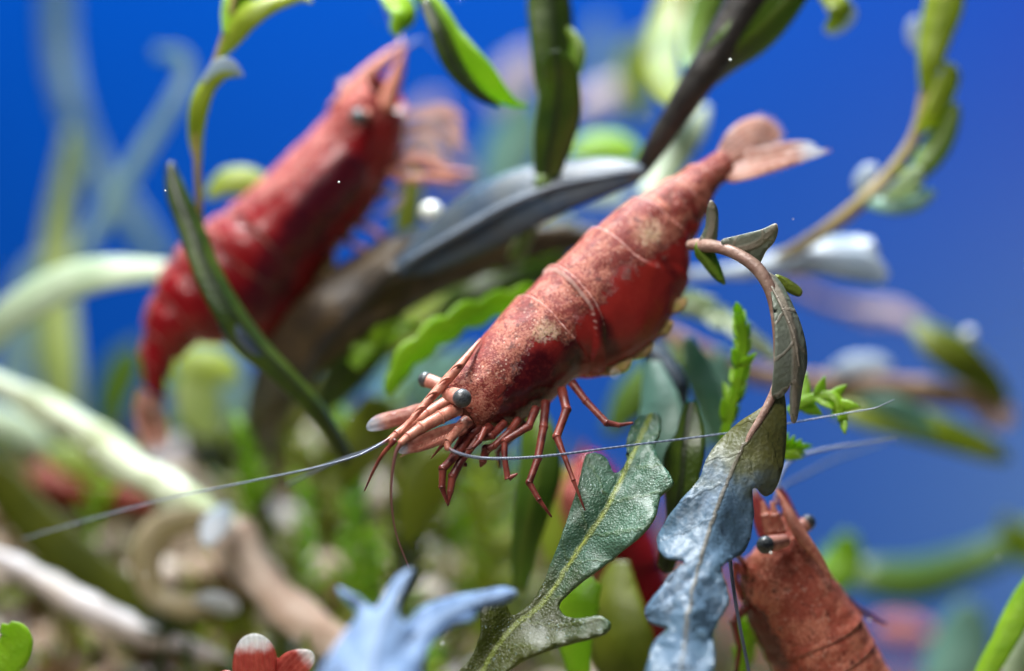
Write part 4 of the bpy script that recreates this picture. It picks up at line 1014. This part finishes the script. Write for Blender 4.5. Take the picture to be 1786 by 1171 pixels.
sprig('bright green moss sprig standing upright left of the drooping leaf', [(1262, 770, .45), (1278, 700, .42), (1292, 640, .38), (1296, 590, .36), (1288, 545, .34)], 'bright', 7, 44, 30, seed=3)
sprig('bright green moss sprig right of the drooping leaf, beside the antenna', [(1375, 720, .35), (1405, 700, .33), (1440, 690, .30), (1462, 700, .28), (1470, 735, .26)], 'bright', 4, 58, 30, seed=5, serr=.9)
sprig('small green moss sprig under the antenna beside the drooping leaf', [(1350, 800, .4), (1375, 785, .38), (1400, 780, .38)], 'bright', 3, 40, 24, seed=8, serr=.8)
blades('serrated_leaf', 'bright green serrated leaf arching behind the central shrimp head', [(676, 688, .85, 10), (694, 650, .88, 22), (735, 606, .92, 27), (795, 566, 1.0, 28), (855, 540, 1.1, 26), (920, 520, 1.2, 22), (980, 510, 1.3, 8)], 'bright', tilt=-.5, fold=.25, lobes=5.5, nlen=110, nw=9, thick=.008)
sprig('pale green blurred moss frond right of the central shrimp belly', [(1150, 520, 1.6), (1200, 530, 1.6), (1255, 552, 1.6), (1300, 585, 1.6), (1340, 615, 1.6)], 'pale', 6, 50, 44, seed=12)
sprig('blurred green moss sprig above the driftwood behind the central shrimp', [(820, 470, 2.0), (880, 450, 2.0), (940, 435, 2.0), (1000, 420, 2.0)], 'bright', 6, 60, 44, seed=13)
sprig('blurred green moss sprig left of the central shrimp head', [(615, 640, 1.5), (640, 610, 1.5), (680, 585, 1.5), (715, 570, 1.5)], 'bright', 4, 50, 44, seed=14)
sprig('green moss sprig at the foot of the drooping leaf beside the lower right shrimp', [(1290, 1180, .9), (1300, 1130, .9), (1310, 1080, .9), (1330, 1040, 1.0)], 'bright', 5, 46, 34, seed=15)

# --- mid ground leaves around the shrimp's feet
blades('upright_plant', 'mid green upright leaf behind the central shrimp legs', [(905, 1030, 1.0, 14), (912, 960, .9, 24), (925, 890, .85, 34), (940, 820, .85, 38), (935, 750, .9, 30), (920, 690, 1.0, 10)], 'green', tilt=.3)
blades('teal_leaf', 'teal leaf pointing up behind the olive lobed leaf', [(1140, 860, .7, 20), (1150, 790, .65, 40), (1150, 720, .7, 40), (1140, 660, .8, 24), (1130, 610, .9, 6)], 'teal', tilt=.4)
blades('dark_lobed_leaf', 'dark green leaf wedged between the olive leaf and drooping leaf', [(1160, 1000, .35, 16), (1180, 900, .3, 30), (1190, 830, .28, 40), (1195, 770, .3, 30), (1205, 700, .4, 8)], 'darkgreen', tilt=.5, lobes=2.2)
blades('teal_leaf', 'narrow teal leaf right of the pale green moss frond', [(1260, 780, 1.2, 10), (1235, 700, 1.1, 26), (1215, 640, 1.1, 24), (1200, 590, 1.1, 8)], 'teal', tilt=.4)
blades('curved_twig', 'dark curved leaf stalk under the central shrimp belly', [(1120, 600, .9, 14), (1155, 625, .85, 18), (1182, 665, .8, 18), (1190, 715, .8, 12)], 'oldleaf', tilt=.4)
blades('upright_plant', 'bright green short leaf behind the olive lobed leaf at the bottom', [(1010, 1180, .5, 20), (1000, 1110, .45, 34), (1010, 1050, .4, 36), (1040, 1015, .4, 12)], 'bright', tilt=.4)
blades('upright_plant', 'dark olive leaf behind the olive lobed leaf near the bottom edge', [(1100, 1240, .8, 40), (1085, 1150, .75, 60), (1070, 1060, .8, 50), (1080, 980, .9, 16)], 'mossleaf', tilt=.4)
blades('thin_blade', 'thin teal leaf under the bright serrated moss frond', [(730, 760, 1.9, 14), (760, 690, 1.9, 26), (800, 640, 1.9, 22), (830, 600, 1.9, 6)], 'teal', tilt=.4)

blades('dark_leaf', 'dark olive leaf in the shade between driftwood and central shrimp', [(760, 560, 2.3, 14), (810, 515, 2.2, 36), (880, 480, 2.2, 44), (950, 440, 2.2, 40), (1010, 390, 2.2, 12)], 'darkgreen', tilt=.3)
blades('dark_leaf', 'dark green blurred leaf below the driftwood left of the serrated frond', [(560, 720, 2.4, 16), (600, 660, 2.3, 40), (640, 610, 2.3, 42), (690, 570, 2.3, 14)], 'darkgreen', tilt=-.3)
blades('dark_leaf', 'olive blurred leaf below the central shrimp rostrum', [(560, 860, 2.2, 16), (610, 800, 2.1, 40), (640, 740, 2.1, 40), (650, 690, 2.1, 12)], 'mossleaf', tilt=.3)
blades('dark_leaf', 'blurred yellow green leaf under the central shrimp front legs', [(720, 960, 1.9, 16), (730, 890, 1.8, 40), (760, 830, 1.8, 46), (800, 790, 1.8, 16)], 'mossleaf', tilt=-.3)
blades('dark_leaf', 'blurred lime leaf between the legs and the olive lobed leaf', [(960, 980, 1.7, 14), (970, 920, 1.7, 40), (985, 860, 1.7, 44), (1010, 810, 1.7, 12)], 'bright2', tilt=.3)
# --- bubbles
def bubble(label, x, y, d, r):
    bm = bmesh.new()
    bmesh.ops.create_icosphere(bm, subdivisions=3, radius=1)
    V = [at(x, y, d) + Vector((v.co.x, v.co.y, v.co.z * .94)) * cm(r, d) for v in bm.verts]
    F = [tuple(v.index for v in f.verts) for f in bm.faces]
    bm.free()
    tag(mesh('air_bubble', V, F, M['bubble']), label, 'bubble')


bubble('larger milky white bubble on the driftwood left of the slate leaf', 752, 370, 1.5, 20)
bubble('smaller milky bubble right of the larger one on the driftwood', 792, 386, 1.5, 9)
bubble('small white bubble at the tip of a leg of the upper left shrimp', 690, 430, 1.5, 9)
bubble('pale bead modelling the highlight at the olive leaf tip at the far right', 1690, 584, 2.6, 12)  # highlight on the leaf tip modelled as a solid bead

# --- far background foliage behind the top centre
FAR = [('pinkish white blurred leaf in the far background at top centre', [(1000, 190, 6, 16), (1050, 165, 6, 26), (1110, 145, 6, 20), (1140, 130, 6, 6)], 'pinkwhite'),
       ('pale mauve blurred leaf in the far background beside the upright dark leaf', [(860, 190, 7, 20), (890, 140, 7, 36), (920, 110, 7, 30), (940, 90, 7, 8)], 'pinkwhite'),
       ('pale teal blurred leaf in the far background left of the upright dark leaf', [(850, 340, 6, 24), (880, 280, 6, 54), (905, 220, 6, 46), (910, 170, 6, 14)], 'teal'),
       ('bright green rounded leaf in the background right of the upright dark leaf', [(990, 268, 3.0, 10), (1030, 258, 3.0, 30), (1080, 258, 3.0, 28), (1118, 270, 3.0, 8)], 'bright'),
       ('bluish green upright blade in the far background at top centre', [(1050, 240, 6.5, 14), (1048, 150, 6.5, 20), (1045, 80, 6.5, 18), (1048, 30, 6.5, 6)], 'mist'),
       ('yellow green blurred leaf in the background below the top centre stem', [(1120, 220, 5, 12), (1105, 160, 5, 28), (1110, 100, 5, 30), (1120, 60, 5, 8)], 'bright2'),
       ('pale lilac blurred leaf in the far background above the slate leaf', [(820, 330, 7, 20), (770, 300, 7, 40), (740, 230, 7, 40), (760, 170, 7, 12)], 'pinkwhite'),
       ('olive green blurred leaf behind the upper left shrimp legs', [(700, 440, 2.6, 20), (708, 380, 2.6, 26), (715, 330, 2.6, 20), (720, 290, 2.6, 6)], 'mossleaf'),
       ('pale lime blurred leaf hanging below the upper left shrimp', [(350, 620, 3.6, 20), (345, 670, 3.6, 40), (350, 720, 3.6, 40), (365, 765, 3.6, 12)], 'yellowpale'),
       ('bright lime blurred leaf under the tail of the upper left shrimp', [(300, 640, 3.2, 10), (340, 630, 3.2, 34), (385, 640, 3.2, 30), (420, 660, 3.2, 8)], 'bright2'),
       ('green blurred leaf left of the tail of the upper left shrimp', [(170, 760, 5, 10), (190, 700, 5, 36), (215, 640, 5, 36), (240, 600, 5, 10)], 'green'),
       ('pale grey blurred leaf below the upper left shrimp', [(420, 740, 4.2, 14), (400, 690, 4.2, 34), (395, 650, 4.2, 26), (400, 620, 4.2, 8)], 'mist'),
       ('whitish blurred leaf at the left edge under the pale stalk', [(-40, 720, 3.4, 24), (20, 740, 3.4, 28), (60, 760, 3.4, 20), (90, 780, 3.4, 6)], 'pale'),
       ('lime green blurred leaf below the pale stalk at left', [(80, 790, 3.2, 14), (130, 800, 3.2, 34), (190, 810, 3.2, 30), (240, 830, 3.2, 8)], 'bright2')]
FAR += [('olive blurred leaf filling the gap under the driftwood', [(640, 640, 4, 14), (690, 590, 4, 44), (750, 560, 4, 46), (810, 540, 4, 14)], 'mossleaf'),
        ('lime blurred leaf between driftwood and serrated leaf', [(700, 560, 3.4, 10), (760, 525, 3.4, 30), (820, 500, 3.4, 30), (870, 490, 3.4, 10)], 'bright2'),
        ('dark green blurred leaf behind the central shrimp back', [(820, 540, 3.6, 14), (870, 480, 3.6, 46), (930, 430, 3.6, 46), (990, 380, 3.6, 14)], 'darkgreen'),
        ('pale green blurred leaf above the slate leaf tip', [(930, 330, 5, 12), (990, 320, 5, 34), (1050, 330, 5, 30), (1100, 340, 5, 10)], 'pale'),
        ('teal blurred leaf above the central shrimp eyes', [(640, 720, 4.4, 14), (690, 680, 4.4, 40), (740, 640, 4.4, 40), (790, 610, 4.4, 12)], 'teal'),
        ('mid green blurred leaf under the central shrimp belly', [(1060, 760, 3, 14), (1100, 700, 3, 40), (1150, 650, 3, 40), (1200, 610, 3, 12)], 'green'),
        ('bright blurred leaf right of the teal leaf under the belly', [(1200, 820, 2.4, 12), (1230, 740, 2.4, 34), (1250, 670, 2.4, 32), (1260, 610, 2.4, 10)], 'teal'),
        ('brownish olive blurred leaf left of the driftwood foot', [(430, 800, 3.4, 14), (470, 740, 3.3, 44), (520, 690, 3.3, 44), (560, 650, 3.3, 14)], 'oliveblade')]
for lb, rows, m in FAR:
    blades('background_leaf', lb, rows, m, tilt=.35, nlen=24, nw=7)


# ------------------------------------------------------------------ moss, pebbles and litter on the bank
def moss_mat():
    t = NT('moss_carpet')
    c = t.n('ShaderNodeAttribute', attribute_name='tint').outputs['Color']
    sh = t.bsdf(c, 0.45, t.bump(t.noise(30, 3), .4, .01), Coat_Weight=.3)
    tr = t.n('ShaderNodeBsdfTranslucent')
    t.put(tr.inputs[0], c)
    mx = t.n('ShaderNodeMixShader')
    mx.inputs[0].default_value = .3
    t.t.links.new(sh, mx.inputs[1]); t.t.links.new(tr.outputs[0], mx.inputs[2])
    return t.done(mx.outputs[0])


rnd = random.Random(21)
PAL = [((.16, .19, .010), 4), ((.28, .34, .015), 4), ((.08, .09, .008), 3), ((.09, .05, .022), 7), ((.24, .14, .06), 6), ((.46, .58, .05), 2), ((.48, .32, .20), 4), ((.20, .34, .22), 1), ((.55, .45, .40), 1)]
bag = [c for c, n in PAL for _ in range(n)]
V, F, TI = [], [], []
for k in range(5200):
    y = rnd.uniform(1.2, 8.5)
    x = rnd.uniform(-4.6, 1.6 + .1 * y)
    z = hill(x, y)
    dn = noise.noise(Vector((x * .9, y * .9, 7.0)))
    if z < -2.75 or rnd.random() > .55 + dn:
        continue
    col = bag[int((len(bag) - 1) * min(max(.5 + .45 * noise.noise(Vector((x * 1.3, y * 1.3, 2))) + rnd.uniform(-.5, .5), 0), 1))]
    f = rnd.uniform(.7, 1.25)
    for q in range(rnd.choice((2, 3, 4))):
        az = rnd.uniform(0, 6.283); el = rnd.uniform(.2, 1.3)
        dv = Vector((math.cos(az) * math.cos(el), math.sin(az) * math.cos(el), math.sin(el)))
        sv = dv.cross(Vector((rnd.uniform(-1, 1), rnd.uniform(-1, 1), .4))).normalized()
        nv = dv.cross(sv)
        L = rnd.uniform(.14, .36); W = L * rnd.uniform(.14, .26)
        p0 = Vector((x, y, z - .02)) + Vector((rnd.uniform(-.1, .1), rnd.uniform(-.1, .1), 0))
        b = len(V)
        V += [p0, p0 + dv * L * .45 + sv * W + nv * W * .4, p0 + dv * L + nv * L * .12, p0 + dv * L * .45 - sv * W + nv * W * .4, p0 + dv * L * .5]
        F += [(b, b + 1, b + 4), (b + 1, b + 2, b + 4), (b + 2, b + 3, b + 4), (b + 3, b, b + 4)]
        TI += [tuple(c * f for c in col) + (1,)] * 5
o = mesh('moss_carpet', V, F, moss_mat(), origin=(0, 3, -2))
a = o.data.color_attributes.new('tint', 'FLOAT_COLOR', 'POINT')
a.data.foreach_set('color', [c for q in TI for c in q])
tag(o, 'mixed olive and brown moss covering the bank at lower left', 'moss', kind='stuff')

PEB = [stem_mat('cream_pebble', (.55, .42, .32), (.68, .56, .46), scale=4, trans=0), stem_mat('tan_pebble', (.38, .25, .15), (.48, .33, .22), scale=4, trans=0),
       stem_mat('mauve_pebble', (.42, .34, .36), (.56, .48, .50), scale=4, trans=0)]
pm = []
for q in range(4):
    bm = bmesh.new()
    bmesh.ops.create_icosphere(bm, subdivisions=2, radius=1)
    for v in bm.verts:
        v.co *= 1 + .28 * noise.noise(v.co * 1.1 + Vector((q * 5, 0, 0)))
        v.co.z *= .72
    me = bpy.data.meshes.new('pebble'); bm.to_mesh(me); bm.free()
    me.polygons.foreach_set('use_smooth', [True] * len(me.polygons))
    me.materials.append(PEB[q % 3]); pm.append(me)
n = 0
while n < 60:
    y = rnd.uniform(1.6, 6.0); x = rnd.uniform(-3.4, 1.1)
    z = hill(x, y)
    if z < -2.6: continue
    o = bpy.data.objects.new('pebble', pm[n % 4]); COL.objects.link(o)
    sz = rnd.uniform(.08, .24)
    o.location = (x, y, z + sz * .45); o.scale = (sz, sz * rnd.uniform(.7, 1.1), sz); o.rotation_euler = (rnd.uniform(-.4, .4), rnd.uniform(-.4, .4), rnd.uniform(0, 6))
    cn = ('cream', 'tan', 'mauve', 'cream')[n % 4]
    tag(o, 'small blurred %s pebble among the moss at lower left' % cn, 'pebble', 'blurred %s pebbles on the mossy bank' % cn)
    n += 1

# blurred sprigs growing all over the bank: copies of three prototypes
def tree_copy(root, loc, rot, sc, label, group):
    o = root.copy(); COL.objects.link(o)
    o.location = loc; o.rotation_euler = rot; o.scale = (sc,) * 3
    tag(o, label, 'moss sprig', group)
    for ch in list(root.children):
        c = ch.copy(); COL.objects.link(c); c.parent = o
    return o


PROTO = []
for q, (m, cn) in enumerate((('bright', 'bright green'), ('mossleaf', 'olive'), ('bright2', 'yellow green'), ('darkgreen', 'dark green'))):
    lb = 'small blurred %s moss sprig on the bank at lower left' % cn
    g = 'blurred %s sprigs on the mossy bank' % cn
    x0 = (430, 560, 820, 700)[q]; y0 = (900, 960, 930, 1040)[q]; d0 = (2.2, 2.0, 2.4, 1.9)[q]
    PROTO.append((sprig(lb, [(x0, y0, d0), (x0 + 14, y0 - 50, d0 - .05), (x0 + 10, y0 - 105, d0 + .05), (x0 - 12, y0 - 160, d0 + .1)], m, 5, 54, 26, group=g, seed=30 + q, serr=.75), lb, g))
    PROTO[-1][0]['group'] = g
n = 0
while n < 44:
    y = rnd.uniform(1.3, 6.5); x = rnd.uniform(-3.6, 1.3)
    z = hill(x, y)
    if z < -2.7: continue
    pr, lb, g = PROTO[rnd.choice((1, 1, 1, 2, 3, 3, 0))]
    tree_copy(pr, (x, y, z - .03), (rnd.uniform(-.5, .6), rnd.uniform(-.8, .8), rnd.uniform(-1.2, 1.2)), rnd.uniform(.8, 1.7), lb, g)
    n += 1

# taller lacy sprigs between the bank and the central shrimp
TALL = []
for q, (m, cn) in enumerate((('bright', 'bright green'), ('bright2', 'yellow green'), ('mossleaf', 'olive'))):
    lb = 'tall lacy blurred %s sprig behind and below the central shrimp' % cn
    g = 'tall blurred %s sprigs' % cn
    x0 = (600, 840, 690)[q]; d0 = (2.4, 2.6, 2.0)[q]
    TALL.append((sprig(lb, [(x0, 1060, d0), (x0 + 20, 960, d0), (x0 + 8, 870, d0 + .1), (x0 + 24, 790, d0 + .15), (x0 - 6, 720, d0 + .2)], m, 10, 66, 30, group=g, seed=50 + q, serr=.85), lb, g))
n = 0
while n < 13:
    y = rnd.uniform(1.7, 4.6); x = rnd.uniform(-2.2, .75)
    z = hill(x, y)
    if z < -2.6: continue
    pr, lb, g = TALL[n % 3]
    tree_copy(pr, (x, y, z - .03), (rnd.uniform(-.35, .35), rnd.uniform(-.5, .5), rnd.uniform(-1.5, 1.5)), rnd.uniform(.7, 1.25), lb, g)
    n += 1

# fine specks adrift in the water
V, F = [], []
for k in range(40):
    y = rnd.uniform(-1.5, 7); kk = (D + y) / D
    c = Vector((rnd.uniform(-2.4, 2.4) * kk, y, rnd.uniform(-1.5, 1.6) * kk)); q = rnd.uniform(.003, .010)
    b = len(V)
    V += [c + Vector(v) * q for v in ((1, 0, 0), (-1, 0, 0), (0, 1, 0), (0, -1, 0), (0, 0, 1), (0, 0, -1))]
    F += [(b + i, b + j, b + k2) for i, j, k2 in ((0, 2, 4), (2, 1, 4), (1, 3, 4), (3, 0, 4), (2, 0, 5), (1, 2, 5), (3, 1, 5), (0, 3, 5))]
tag(mesh('drifting_specks', V, F, M['bubble'], origin=(0, 0, 0)), 'tiny pale specks drifting in the water', 'specks', kind='stuff')
